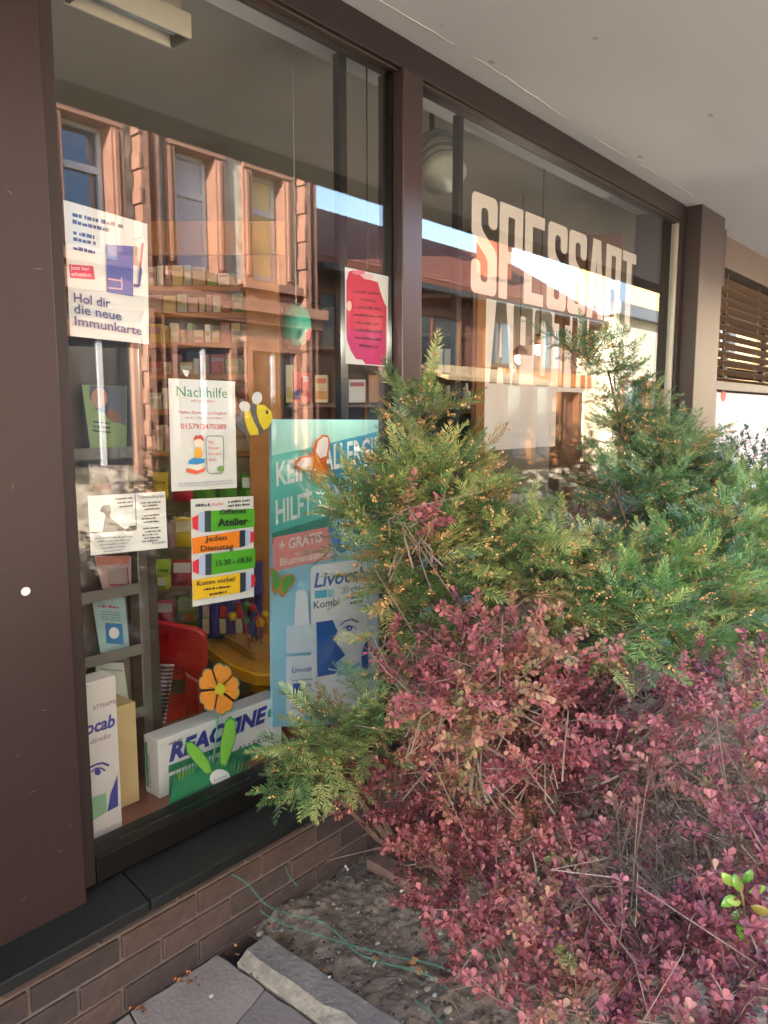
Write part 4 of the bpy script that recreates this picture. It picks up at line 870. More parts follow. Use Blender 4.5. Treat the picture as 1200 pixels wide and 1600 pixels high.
# striped cloth hanging beside the chair
ct = root('striped_cloth', 'purple and white striped cloth hanging from the chair back', 'cloth', av(255, 1130, 2.85))
nx, ny = 14, 30; V = []; Fc = []
for j in range(ny+1):
    for i in range(nx+1):
        u, v = i/nx, j/ny; px = 240+(8+22*(1-.55*v))*u+(1-v)*2; V.append(av(px, 1038+95*v, 2.84+.015*math.sin(u*9+v*3)+.01*math.sin(v*11)))
for j in range(ny):
    for i in range(nx): a = j*(nx+1)+i; Fc.append([a, a+1, a+nx+2, a+nx+1])
mb = MB(); mb.v = V; mb.f = Fc; mb.m = [1 if (k//nx) % 2 else 0 for k in range(len(Fc))]
o_ = mb.build('cloth_panel', [P('c9c2cc'), P('5c3358')], ct, smooth=True); sol = o_.modifiers.new('thick', 'SOLIDIFY'); sol.thickness = .003

# ------------------------------------------------------------------ dark shelves further in, products on them
def shelf_row(name, label, px0, px1, y_shelves, D, th=.3):
    r_ = root(name, label, 'shelf unit', av((px0+px1)/2, max(y_shelves), D)); 
    vb(MB(), px0, min(y_shelves)-60, px1, 1000, D+th+.01, .02).build('back_panel', mat('back_dark', '3a2a20', .6, .1), r_)
    for yy in y_shelves: vb(MB(), px0, yy, px1, yy+6, D, th).build('shelf', mat('shelf_dark', '54382a', .5, .1), r_)
    for xx in (px0-5, px1+.5): vb(MB(), xx, min(y_shelves)-60, xx+4.5, 1000, D-.01, th+.03).build('side_panel', m_wood_dark, r_)
    return r_
shelf_row('shelf_unit', 'dark wooden medicine shelf between the wood panel and the mullion', 450, 606, (540, 630, 700, 780, 860), 4.1)
shelf_row('shelf_unit', 'dark brown cosmetics shelf seen left of the big lettering', 640, 736, (460, 520, 584, 640, 720), 4.3)
def prod(name, label, kind, px0, px1, y0, y1, D, c, c2=None, c3=None):
    r_ = root(name, label, kind, av((px0+px1)/2, y1, D+.04))
    if kind == 'bottle':
        p = av((px0+px1)/2, y1, D+.04); hh = (av(px0, y0, D).z-av(px0, y1, D).z); rr_ = (av(px1, y1, D)-av(px0, y1, D)).length/2
        MB().lathe(p, [(rr_, 0), (rr_, hh*.62), (rr_*.4, hh*.75)], 14).build('bottle_body', P(c), r_, smooth=True); MB().lathe(p+UZ*hh*.7505, [(rr_*.42, 0), (rr_*.3, hh*.25)], 12).build('cap', P(c2 or 'd8d8d4'), r_)
        vb(MB(), px0+(px1-px0)*.2, y1-(y1-y0)*.45, px1-(px1-px0)*.2, y1-(y1-y0)*.15, D+.04-rr_-.001, .004).build('bottle_label', P(c3 or '8aa0a0'), r_)
    else:
        vb(MB(), px0, y0, px1, y1, D, .1).build('box_body', P(c), r_, bevel=.002)
        if c2: vb(MB(), px0+1, y1-(y1-y0)*.42, px1-1, y1-(y1-y0)*.12, D-.0015, .002).build('box_print', P(c2), r_)
        if c3: vb(MB(), px0+2, y0+(y1-y0)*.12, px1-2, y0+(y1-y0)*.3, D-.0015, .002).build('box_print', P(c3), r_)
prod('medicine_pack', 'narrow cream pack, leftmost on the dark medicine shelf', 'box', 447, 458, 570, 629, 4.05, 'd8cba0', 'c0a86a')
prod('medicine_pack', 'crimson and blue pack beside the cream one', 'box', 459, 471, 581, 629, 4.05, 'b82240', '2b55a0')
prod('medicine_pack', 'crimson pack with a pale top on the dark shelf', 'box', 472, 484, 582, 629, 4.05, 'b82240', None, 'b8c0d4')
prod('medicine_pack', 'orange and white pack in the middle of the dark shelf', 'box', 492, 512, 586, 629, 4.05, 'd0c0a0', 'c88838', 'c87040')
prod('medicine_pack', 'pale pack with a red mark right of the dark post', 'box', 545, 571, 593, 629, 4.05, 'c4c2c0', 'c8c8cc', '9a4448')
prod('medicine_pack', 'thin yellow pack next to the dark post', 'box', 539, 543, 590, 629, 4.05, 'd8b020')
prod('medicine_pack', 'brown wooden toned pack beside the mullion', 'box', 576, 596, 586, 629, 4.05, '9a6a3c')
prod('medicine_pack', 'plain straw pack on the lower dark shelf', 'box', 500, 520, 660, 699, 4.05, 'a89468')
prod('medicine_pack', 'white pack with a teal foot on the cosmetics shelf', 'box', 674, 692, 545, 583, 4.25, 'd0d4d0', '8cb8b8')
prod('medicine_pack', 'grey white pack beside the teal footed one', 'box', 694, 708, 545, 583, 4.25, 'c8c8c4', 'b0b4b0')
for i, (a, c) in enumerate(((655, 667), (677, 691), (722, 735))): prod('lotion_bottle', ('leftmost', 'middle', 'rightmost')[i]+' white lotion bottle on the lower cosmetics shelf', 'bottle', a, c, 598, 639, 4.25, 'c4c8c4', 'd8dcd8', ('8a9a94', 'a0aaa4', 'b09aa0')[i])
prod('lotion_tube', 'purple and white tube between the lotion bottles', 'box', 697, 708, 602, 639, 4.25, 'c4c0c4', '7a2f5a')
# upright wooden panel behind the lettering
wpn = root('wooden_divider', 'upright brown wooden panel behind the left edge of the lettering', 'panel', av(748, 900, 4.0)); vb(MB(), 737, 455, 760, 1000, 4.0, .03).build('board', m_wood, wpn, bevel=.003); vb(MB(), 732, 455, 736.5, 1000, 3.98, .04).build('edge_strip', m_wood_dark, wpn)
cab = root('wooden_cabinet', 'brown boxes stacked high on top of a cabinet behind the end of the lettering', 'cabinet', av(915, 500, 4.6))
vb(MB(), 868, 362, 900, 900, 5.0, .3).build('cabinet_body', m_wood_dark, cab, bevel=.004); vb(MB(), 902, 366, 955, 900, 5.0, .3).build('cabinet_body', m_wood_dark, cab, bevel=.004)

# teal globe hanging, display frame with posts, spotlight, ceiling lamp
gl_ = root('hanging_globe', 'teal paper globe hanging right of the wooden shelf', 'ornament', av(462, 508, 3.3)); c = av(463, 508, 3.3)
MB().ball(c, .075, 20, 12, (.85, .85, 1.2)).build('globe', mat('teal_paper', '1c8470', .5, .1, 12), gl_, smooth=True); MB().tube([c+UZ*.09, Vector((c.x, c.y, 2.94))], .0015, 4).build('cord', P('d0d0c8'), gl_)
MB().add([av(x, y, 3.2) for x, y in ((478, 520), (486, 512), (484, 530), (478, 534))], [(0, 1, 2, 3)]).build('red_tag', P('b8404a'), gl_)
PY = .23
df = root('display_frame', 'dark metal frame of posts and a top rail behind the panes', 'display frame', (2.6, PY, .373)); m_post = mat('post_dark', '201f1d', .4, .08, metal=.3)
MB().box((.9, PY-.016, 2.868), (5.09, PY+.016, 2.905)).build('rail', m_post, df)
for px in (532, 612, 715): x = at(px, 300, PY).x; MB().box((x-.02, PY-.016, .373), (x+.02, PY+.016, 2.8675)).build('post', m_post, df, bevel=.002)
sp_ = root('spotlight', 'pale round unlit spotlight hanging under the rail behind the wide pane', 'spotlight', at(683, 180, .42)); c = at(684, 245, .42); m_sp = mat('lamp_body', 'b9b8ac', .4, .05)
r0 = .085; d_ = Vector((-.25, -.5, -.83)).normalized(); q_ = d_.orthogonal().normalized()
def coneb(p, d, prof, n=20):
    b = MB(); pts = [p+d*z for r_, z in prof]; b.tube(pts, [r_ for r_, z in prof], n); return b
coneb(c-d_*.11, d_, [(.04, 0), (.075, .02), (.085, .10), (.10, .20), (.105, .24)]).build('housing', m_sp, sp_, smooth=True)
for k in range(4): coneb(c-d_*(.07-.045*k), d_, [(.098, 0), (.098, .012)]).build('cooling_ring', mat('ring_grey', '6f6f68', .4, .05), sp_)
MB().tube([c-d_*.10, c-d_*.12+UZ*.12, Vector((c.x, c.y, 2.94))], .012, 8).build('bracket', m_post, sp_)
lp = root('ceiling_lamp', 'long box shaped unlit fluorescent ceiling lamp at the top left', 'ceiling lamp', (1.5, .5, 2.95)); m_lh = mat('lamp_housing', 'e4d9c4', .5, .03)
LY = .40; Lx1 = at(300, 60, LY).x; z0 = at(300, 60, LY).z; LD = .115
Lx0 = at(131, 5, LY).x; m_in = mat('lamp_recess', '4c5050', .3, .1, metal=.4)
MB().box((Lx0, LY, z0), (Lx1, LY+.012, z0+.075)).build('side_panel', m_lh, lp, bevel=.002); MB().box((Lx0, LY+LD-.012, z0), (Lx1, LY+LD, z0+.075)).build('side_panel', m_lh, lp, bevel=.002)
for xx in (Lx0, Lx1-.012): MB().box((xx, LY+.0125, z0), (xx+.012, LY+LD-.0125, z0+.075)).build('end_panel', mat('lamp_end', '5a5448', .5, .05), lp)
MB().box((Lx0+.0125, LY+.0125, z0+.045), (Lx1-.0125, LY+LD-.0125, z0+.055)).build('reflector', m_in, lp); MB().tube([(Lx0+.03, LY+LD/2, z0+.028), (Lx1-.03, LY+LD/2, z0+.028)], .013, 12).build('tube', mat('lamp_tube', '9aa0a4', .3, .02), lp, smooth=True)
MB().box((Lx0+.02, LY+.025, z0+.076), (Lx1-.02, LY+LD-.025, 2.949)).build('mounting_box', m_lh, lp, bevel=.002)

# small lit pendant lamps over the counter, seen behind the lettering; third added unseen to brighten the shelves
for k, (px, py, D) in enumerate(((843, 545, 4.3), (812, 560, 5.2), (574, 500, 2.9))):
    c = av(px, py, D)
    if c.z > 2.7: c.z = 2.6
    o = root('pendant_lamp', ['small lit pendant lamp behind the right half of the lettering', 'lit pendant lamp behind the first letters', 'added fill lamp on a cord, hidden behind the pink poster', 'lit pendant lamp above the teal globe', 'lit pendant lamp above the wooden shelf'][k], 'pendant lamp', c)
    MB().ball(c, .035, 12, 8).build('bulb', mat('bulb_lit', 'fff0d0', .4, 0, emit=((1, .78, .5), .6)), o, smooth=True); MB().tube([c+UZ*.035, Vector((c.x, c.y, 2.949))], .003, 5).build('cord', m_post, o)
    MB().lathe(c+UZ*.02, [(.055, 0), (.05, .03), (.02, .06)], 14).build('shade', mat('lamp_shade', '6a5a48', .4, .05, metal=.3), o, smooth=True)
    L_ = bpy.data.lights.new('pendant_light', 'POINT'); L_.energy = (.15, 1.2, 1.8)[k]; L_.shadow_soft_size = .05; L_.color = (1, .9, .76); lo = bpy.data.objects.new('pendant_light', L_); COL.objects.link(lo); lo.location = c-UZ*.06

# ================================================================== PLANTS
def frames(D):       # rotation matrices whose X axis is D, random roll added by caller
    D = D/np.linalg.norm(D, axis=1, keepdims=True); ref = np.tile([0, 0, 1.0], (len(D), 1)); bad = np.abs(D[:, 2]) > .95; ref[bad] = [1, 0, 0]
    Yv = np.cross(ref, D); Yv /= np.linalg.norm(Yv, axis=1, keepdims=True); Zv = np.cross(D, Yv); return np.stack([D, Yv, Zv], 2)
def roll(M, a):
    c, s_ = np.cos(a)[:, None], np.sin(a)[:, None]; X_, Y_, Z_ = M[:, :, 0], M[:, :, 1], M[:, :, 2]
    return np.stack([X_, Y_*c+Z_*s_, -Y_*s_+Z_*c], 2)
def stamp(tmpl, Pp, M, Sc, tint, tt=None):
    V, T = tmpl; n = len(Pp); W = np.einsum('nij,vj->nvi', M, V)*Sc[:, None, None]+Pp[:, None, :]
    TT = (T[None]+(np.arange(n)*len(V))[:, None, None]).reshape(-1, T.shape[1])
    ti = np.repeat(tint, len(V)) if tt is None else (tint[:, None]+tt[None, :]).ravel()
    return W.reshape(-1, 3), TT, np.clip(ti, 0, 1)
def join(parts):
    Vs, Ts, Cs = [], [], []; k = 0
    for V, T, c in parts: Vs.append(V); Ts.append(T+k); Cs.append(c); k += len(V)
    return np.concatenate(Vs), np.concatenate(Ts), np.concatenate(Cs)
def yew_twig(seed, L=.085, nl=.030, step=.0042):
    """one shoot: needles in two ranks along +X, slightly raised, each a narrow pointed blade"""
    r_ = np.random.default_rng(seed); V = []; T = []; c = []; n = int(L/step)
    curve = lambda x: np.array([x, 0, -.9*x*x*(1 if seed % 2 else .3)])
    for i in range(n):
        x = .004+i*step; s_ = 1 if i % 2 else -1; ln = nl*(1-.55*max(0, (x/L-.72)/.28))*r_.uniform(.8, 1.1); w_ = .0022
        a = R(62-28*(x/L))+r_.normal(0, .10); el = r_.normal(.18, .22)
        d = np.array([math.cos(a)*math.cos(el), s_*math.sin(a)*math.cos(el), math.sin(el)]); q = np.cross(d, [0, 0, 1]); q /= np.linalg.norm(q); b0 = curve(x); k = len(V)
        V += [b0, b0+d*ln*.45+q*w_, b0+d*ln+np.array([0, 0, -.0015]), b0+d*ln*.45-q*w_]; T += [[k, k+1, k+2], [k, k+2, k+3]]; c += [0, 0, .08, 0]
    for k_ in range(6):      # terminal tuft
        a = r_.uniform(-.5, .5); el = r_.uniform(-.3, .4); d = np.array([math.cos(a), math.sin(a), el]); q = np.cross(d, [0, 0, 1]); q /= np.linalg.norm(q); b0 = curve(L); k = len(V); ln = nl*.6
        V += [b0, b0+d*ln*.45+q*.0012, b0+d*ln, b0+d*ln*.45-q*.0012]; T += [[k, k+1, k+2], [k, k+2, k+3]]; c += [.1, .1, .2, .1]
    # woody axis
    k = len(V)
    for x in (0, L*.5, L):
        p = curve(x); rr_ = .0013*(1-.6*x/L)
        for j in range(3): a = j*2.094; V.append(p+np.array([0, rr_*math.cos(a), rr_*math.sin(a)])); c.append(-9)
    for i in range(2):
        for j in range(3): a = k+i*3+j; b_ = k+i*3+(j+1) % 3; T += [[a, b_, b_+3], [a, b_+3, a+3]]
    return np.array(V), np.array(T), np.array(c)
TW = [yew_twig(i, L=(.085, .10, .07, .095)[i % 4]) for i in range(8)]
_o = (np.array([(0, 0, 0), (.5, .5, 0), (.5, -.25, .43), (.5, -.25, -.43), (1, 0, 0)])*np.array([.0105, .008, .008]))
CONE = (_o, np.array([[0, 1, 2], [0, 2, 3], [0, 3, 1], [4, 2, 1], [4, 3, 2], [4, 1, 3]]))
m_bark = mat('bark', '6b5446', .9, .3, 30, bump=.5)
def yew(label, base, clumps, cols, density=1.0, cones=1.0, seed=1, bias=(0, 0, .35)):
    """clumps: (centre, radii).  Shoots grow outward from each clump in flat sprays; limbs run from the base to every clump."""
    r_ = np.random.default_rng(seed); o = root('yew_shrub', label, 'yew shrub', base)
    Pp, Dd, Tt = [], [], []; lim = MB()
    base = Vector(base)
    for (c, rad) in clumps:
        c = Vector(c); mid = base.lerp(c, .55)+Vector((r_.normal(0, .05), r_.normal(0, .03), -.06))
        if r_.random() < .35: lim.tube([base+Vector((r_.normal(0, .03), r_.normal(0, .03), 0)), base.lerp(mid, .5)+Vector((0, 0, -.03)), mid, mid.lerp(c, .6), c], [.022, .016, .012, .008, .004], 6)
        A = rad[0]*rad[2]*1.0; nb = max(7, int(A*2300*density))     # sprays on this clump
        for i in range(nb):
            u = r_.normal(0, 1, 3); u /= np.linalg.norm(u)
            if u[2] < -.5 and r_.random() < .5: u[2] *= -1
            rr_ = r_.uniform(.35, 1.0)**.5; p0 = np.array(c)+u*np.array(rad)*rr_
            d = u*np.array([1, 1, .8])+np.array(bias)*.7+r_.normal(0, .28, 3); d /= np.linalg.norm(d)
            L = r_.uniform(.08, .16); tone = r_.uniform(.10, .70) if r_.random() > .05 else .95
            side = np.cross(d, [0, 0, 1]); side /= (np.linalg.norm(side)+1e-6); side = side*r_.uniform(.8, 1)+np.array([0, 0, r_.normal(0, .35)])
            steps = int(L/.028); cur = p0-d*.03; pts = [Vector(cur)]
            for k in range(steps):
                dk = d+np.array([0, 0, .12-.30*k/steps]); dk /= np.linalg.norm(dk); cur = cur+dk*.028; pts.append(Vector(cur)); s_ = 1 if k % 2 else -1
                dd = dk*.75+side*s_*.75+r_.normal(0, .08, 3); Pp.append(cur-dk*.004); Dd.append(dd); Tt.append(tone+r_.normal(0, .07))
            Pp.append(cur); Dd.append(d+r_.normal(0, .05, 3)); Tt.append(tone+.12)
            if i % 3 == 0: lim.tube([Vector(np.array(c)*.5+p0*.5), pts[0], pts[len(pts)//2], pts[-1]], [.0035, .0028, .002, .001], 4, False)
    Pp, Dd, Tt = np.array(Pp), np.array(Dd), np.array(Tt); n = len(Pp); M = roll(frames(Dd), r_.normal(0, .45, n)); Sc = r_.uniform(.8, 1.15, n); kind = r_.integers(0, 8, n); parts = []
    for t in range(8):
        k = kind == t; V, T, c = TW[t]; parts.append(stamp((V, T), Pp[k], M[k], Sc[k], Tt[k], np.where(c < -1, 0, c)))
    V, T, C_ = join(parts); np_mesh('foliage', V, T, mat('yew_needles_%d' % seed, (.1, .1, .1), .32, .1, 5, spec=.6, trans=.18, attr=('tint', cols)), o, C_)['kind'] = 'stuff'
    # buds: small tan cones in strings under the shoots
    nc = int(n*.42*cones); idx = r_.choice(n, nc, replace=True); cp_, cd_ = [], []
    for i in idx:
        d = Dd[i]/np.linalg.norm(Dd[i]); s0 = r_.uniform(.01, .06)
        for k in range(r_.integers(2, 6)): cp_.append(Pp[i]+d*(s0+.0065*k)+r_.normal(0, .002, 3)+np.array([0, -.003, .004])); cd_.append(d+r_.normal(0, .6, 3)+np.array([0, -.2, .1]))
    if len(cp_):
        cp_, cd_ = np.array(cp_), np.array(cd_); m_ = len(cp_); V, T, C_ = stamp(CONE, cp_, frames(cd_), r_.uniform(.7, 1.35, m_), r_.uniform(0, 1, m_))
        np_mesh('cones', V, T, mat('yew_cone', (.1, .1, .1), .6, .1, attr=('tint', ['a0703e', 'cc9a60', 'e6c08c'])), o, C_)['kind'] = 'stuff'
    lim.build('branches', m_bark, o)['kind'] = 'stuff'; return n
def cl(px, py, Y, rx, rz, ry=None):      # clump given by where it stands
    c = at(px, py, Y); d = (c-CAM).dot(fw); return (c, (rx*d/F, (ry or rx*.8)*d/F, rz*d/F))
n1 = yew('large yew shrub with tan buds leaning against the mullion, reaching across the panes', (2.35, -.55, GZ), [
    cl(655, 665, -.36, 36, 36), cl(628, 715, -.34, 36, 30), cl(700, 745, -.40, 46, 32), cl(755, 800, -.45, 50, 28), cl(600, 785, -.30, 38, 20), cl(560, 808, -.30, 34, 24),
    cl(610, 800, -.42, 70, 55), cl(690, 790, -.50, 70, 60), cl(800, 850, -.52, 60, 32), cl(626, 880, -.42, 38, 44), cl(660, 890, -.55, 80, 55), cl(750, 880, -.60, 80, 60), cl(862, 885, -.62, 65, 36),
    cl(850, 920, -.72, 80, 60), cl(668, 980, -.45, 38, 44), cl(655, 1055, -.42, 36, 36), cl(930, 890, -.75, 56, 40), cl(960, 930, -.80, 70, 60), cl(800, 950, -.60, 70, 60), cl(700, 960, -.55, 60, 50)],
    [hx('2c4a2e'), hx('4c6e44'), hx('6f8c54'), hx('a4b06a'), hx('a48a5c')], 1.2, 1.9, 11, (-.05, 0, .15))
n2 = yew('low yew branch with tan buds hanging over the slate sill', (2.15, -.42, GZ), [cl(482, 1160, -.25, 30, 22), cl(510, 1175, -.26, 36, 32), cl(498, 1215, -.26, 16, 14), cl(540, 1150, -.30, 46, 36), cl(585, 1120, -.32, 40, 38), cl(560, 1180, -.30, 40, 26)],
    [hx('304e30'), hx('54764a'), hx('7e985c'), hx('b0b874'), hx('a48a5c')], 1.25, .6, 12, (-.3, 0, .15))
n3 = yew('tall dark blue green yew standing by the right pier with an arching tip', (4.25, -.62, GZ), [
    cl(898, 548, -.50, 16, 9), cl(925, 562, -.50, 22, 13), cl(950, 580, -.50, 22, 18), cl(970, 610, -.50, 26, 20), cl(978, 650, -.50, 36, 26), cl(1000, 690, -.52, 46, 30), cl(1060, 700, -.50, 44, 26),
    cl(1030, 730, -.55, 66, 38), cl(1075, 770, -.58, 66, 50), cl(1010, 790, -.60, 56, 45), cl(960, 770, -.60, 34, 24), cl(1060, 850, -.62, 80, 60), cl(1120, 740, -.45, 24, 22)],
    [hx('26482e'), hx('3f6644'), hx('5c865a'), hx('90aa74'), hx('9c8a5c')], 1.15, 1.2, 13, (-.15, 0, .5))
n4 = yew('broad fresh green yew filling the right edge in front of the pier', (3.45, -1.05, GZ), [
    cl(1170, 800, -.85, 60, 40), cl(1120, 850, -.92, 70, 50), cl(1060, 900, -.95, 70, 50), cl(1180, 890, -.95, 80, 60), cl(1110, 950, -1.0, 85, 55), cl(1020, 970, -.98, 75, 50), cl(950, 985, -.92, 60, 45), cl(1180, 980, -1.0, 70, 50), cl(1060, 1020, -1.0, 60, 35), cl(1230, 830, -.9, 60, 60), cl(1240, 930, -.95, 60, 70), cl(1170, 1030, -1.02, 60, 34)],
    [hx('2a4e30'), hx('4a7446'), hx('6c9456'), hx('9eb86c'), hx('a48c5a')], 1.05, 1.0, 14, (-.1, -.1, .4))

# ---- barberry: small spoon shaped leaves in rosettes along thorny twigs
_l = np.array([(0, 0, 0), (.35, .15, .03), (.70, .31, .05), (.93, .22, .04), (1, 0, .0), (.93, -.22, .04), (.70, -.31, .05), (.35, -.15, .03), (.6, 0, -.02)])
_lt = np.array([[8, 0, 1], [8, 1, 2], [8, 2, 3], [8, 3, 4], [8, 4, 5], [8, 5, 6], [8, 6, 7], [8, 7, 0]])
def barberry(label, base, clumps, seed, dens=1.0, cols=None, twigs=1.0):
    r_ = np.random.default_rng(seed); base = Vector(base); o = root('barberry_shrub', label, 'barberry shrub', base); Pp, Dd, Tt = [], [], []; tw = MB()
    for (c, rad) in clumps:
        c = np.array(c); rad = np.array(rad); tone0 = r_.uniform(.2, .75)
        nb = int(rad[0]*rad[2]*2900*dens)
        for i in range(nb):
            u = r_.normal(0, 1, 3); u /= np.linalg.norm(u)
            if u[2] < -.2: u[2] *= -1
            if u[1] > .4 and r_.random() < .6: u[1] *= -1
            p = c+u*rad*r_.uniform(.45, 1.0); d = u*.7+r_.normal(0, .5, 3)+np.array([0, 0, .35]); d /= np.linalg.norm(d); L = r_.uniform(.05, .15); tone = tone0+r_.normal(0, .13)
            k = int(L/.012); pts = [Vector(p-d*.06), Vector(p)]
            for j in range(k):
                d = d+r_.normal(0, .10, 3)+np.array([0, 0, -.02]); d /= np.linalg.norm(d); p = p+d*.012; pts.append(Vector(p)); nl = r_.integers(4, 8); a0 = r_.uniform(0, 6.28); fr_ = frames(d[None])[0]
                for q in range(nl):
                    a = a0+q*2.4; out = fr_[:, 1]*math.cos(a)+fr_[:, 2]*math.sin(a); Pp.append(p+out*.001); Dd.append(out+d*r_.uniform(.2, .9)); Tt.append(tone+r_.normal(0, .10))
            if i % 2 == 0: tw.tube(pts, [.0016]*(len(pts)-1)+[.0008], 3, False)
        # long bare twigs threading through
        for i in range(int(4*twigs)):
            a = Vector(c+r_.normal(0, .5, 3)*rad); g = a+(base-a).normalized()*r_.uniform(.04, .13)+Vector(r_.normal(0, .05, 3)); g.z = max(g.z, GZ+.04); e = a+Vector(r_.normal(0, .09, 3))+Vector((0, 0, .03)); tw.tube([g, g.lerp(a, .5)+Vector(r_.normal(0, .02, 3)), a, e], [.0028, .0022, .0016, .001], 4, False)
    Pp, Dd, Tt = np.array(Pp), np.array(Dd), np.array(Tt); n = len(Pp)
    M = roll(frames(Dd+r_.normal(0, .15, (n, 3))), r_.normal(0, .5, n)); Sc = .009+.017*r_.beta(1.6, 2.0, n)
    M = M*np.stack([np.ones(n), r_.uniform(.65, 1.15, n), np.ones(n)], 1)[:, None, :]
    m_ = mat('barberry_leaf_%d' % seed, (.1, .1, .1), .5, .1, spec=.4, trans=.18, attr=('tint', cols or ['48292c', '784349', '9c565c', 'b4706e', 'a47e64', '787c4e']))
    # the leaves that show largest are single objects
    dd = np.linalg.norm(Pp-np.array(CAM), axis=1); V0 = (Pp-np.array(CAM)); vis = dd-.0*V0[:, 0]; cand = np.argsort(vis)[:300]; rest = np.setdiff1d(np.arange(n), cand)
    V, T, C_ = stamp((_l, _lt), Pp[rest], M[rest], Sc[rest], Tt[rest]); np_mesh('foliage', V, T, m_, o, C_)['kind'] = 'stuff'
    mes = []
    for t in range(8):
        me = bpy.data.meshes.new('leaf'); me.from_pydata([tuple(v) for v in _l], [], _lt.tolist()); a = me.attributes.new('tint', 'FLOAT', 'POINT'); a.data.foreach_set('value', [.1+.1*t]*9); me.materials.append(m_); mes.append(me)
    for i in cand:
        lf = bpy.data.objects.new('leaf', mes[int(np.clip((Tt[i]-.05)*10, 0, 7))]); COL.objects.link(lf); lf.parent = o; mm = Matrix(M[i].tolist()).to_4x4()
        lf.matrix_local = Matrix.Translation(Vector(Pp[i])-base) @ mm @ Matrix.Scale(float(Sc[i]), 4)
    tw.build('twigs', mat('twig_grey', '7a685c', .85, .25, 30), o); return n
def cg(px, py, z, rx, rz, ry=None):
    c = ag(px, py, z); d = (c-CAM).dot(fw); return (c, (rx*d/F, (ry or rx)*d/F, rz*d/F))
n5 = barberry('red leaved barberry sprawling over the kerbside soil, its nearest and largest mass', (1.75, -.75, GZ), [
    cg(585, 1240, .34, 55, 35), cg(640, 1190, .44, 60, 45), cg(640, 1290, .28, 60, 50), cg(700, 1120, .58, 70, 50), cg(740, 1200, .50, 80, 60), cg(700, 1330, .25, 80, 55), cg(780, 1060, .64, 70, 45), cg(830, 1130, .60, 80, 60), cg(690, 1040, .62, 55, 40), cg(640, 1060, .58, 40, 30),
    cg(840, 1230, .50, 90, 60), cg(740, 1420, .20, 90, 60), cg(840, 1340, .36, 90, 60), cg(800, 1500, .20, 100, 70), cg(900, 1440, .32, 100, 70), cg(880, 1560, .25, 110, 70), cl(745, 990, -.82, 42, 24), cl(650, 1025, -.68, 34, 20), cl(800, 1000, -.86, 50, 30), cl(870, 1030, -.90, 44, 26), cl(730, 1040, -.82, 56, 26), cl(640, 1070, -.70, 46, 34), cl(700, 1090, -.80, 56, 36), cl(780, 1080, -.86, 60, 36), cl(850, 1110, -.92, 60, 40), cl(740, 1160, -.84, 70, 44), cl(830, 1200, -.94, 64, 44), cl(660, 1150, -.74, 50, 36), cl(635, 810, -.64, 26, 14), cl(650, 850, -.66, 24, 14), cl(620, 990, -.6, 22, 12)], 21, 1.0)
n6 = barberry('dusky plum barberry at the right with bare grey twigs showing in its middle', (2.25, -.95, GZ), [
    cg(930, 1090, .66, 70, 40), cg(1010, 1110, .70, 60, 36), cg(1100, 1080, .72, 60, 30), cg(940, 1170, .60, 80, 50), cg(1120, 1150, .70, 50, 36), cg(1010, 1190, .62, 60, 36), cg(1180, 1220, .66, 60, 60), cg(1190, 1120, .74, 50, 50), cg(1170, 1075, .78, 60, 30), cg(1220, 1180, .72, 40, 50), cg(1200, 1370, .60, 50, 60), cg(1040, 1130, .70, 60, 30), cg(1060, 1260, .52, 50, 24), cg(1150, 1310, .58, 60, 40),
    cg(950, 1300, .44, 60, 50), cg(1000, 1460, .38, 100, 50), cg(1120, 1430, .48, 70, 45), cg(1180, 1500, .50, 90, 60), cg(1080, 1560, .40, 110, 60), cg(960, 1580, .32, 80, 50), cg(1190, 1590, .46, 80, 50), cg(1060, 1640, .34, 110, 40)], 22, .85,
    ['482c33', '76434d', '96545e', 'ae6e73', 'a07c68', '72704c'], 1.4)
# ---- tangle of bare twigs in the hollow at the right
tg = root('bare_twig_tangle', 'tangle of dry bare grey brown twigs in the hollow at the right', 'bare shrub', (2.4, -.9, GZ)); tm = MB(); tl = MB(); rr_ = np.random.default_rng(5)
for i in range(620):
    c = ag(rr_.uniform(930, 1190), rr_.uniform(1130, 1420), .48); c.z += rr_.normal(0, .06)-.06; d = Vector(rr_.normal(0, 1, 3)); d.z = abs(d.z)*.7+.1; d.normalize(); L = rr_.uniform(.08, .24); side = Vector(rr_.normal(0, .022, 3))
    pts = [c-d*L*.5, c+side, c+d*L*.35-side, c+d*L*.55+side*2]; (tl if i % 16 == 0 else tm).tube(pts, [.0020, .0015, .0010, .0006] if i % 9 else [.0034, .0028, .002, .0014], 4, False)
for i in range(26):
    a = ag(rr_.uniform(950, 1200), rr_.uniform(1180, 1420), .3); g = Vector((a.x+rr_.normal(0, .08), a.y+rr_.normal(0, .08)+.1, GZ)); tm.tube([g, g.lerp(a, .6)+Vector(rr_.normal(0, .02, 3)), a+Vector((0, 0, .12))], [.008, .006, .004], 5, False)
tm.build('twigs', mat('twig_dull', '5c4d44', .9, .3, 30), tg)['kind'] = 'stuff'; tl.build('pale_twigs', mat('twig_pale', 'a89a8a', .85, .15, 30), tg)['kind'] = 'stuff'
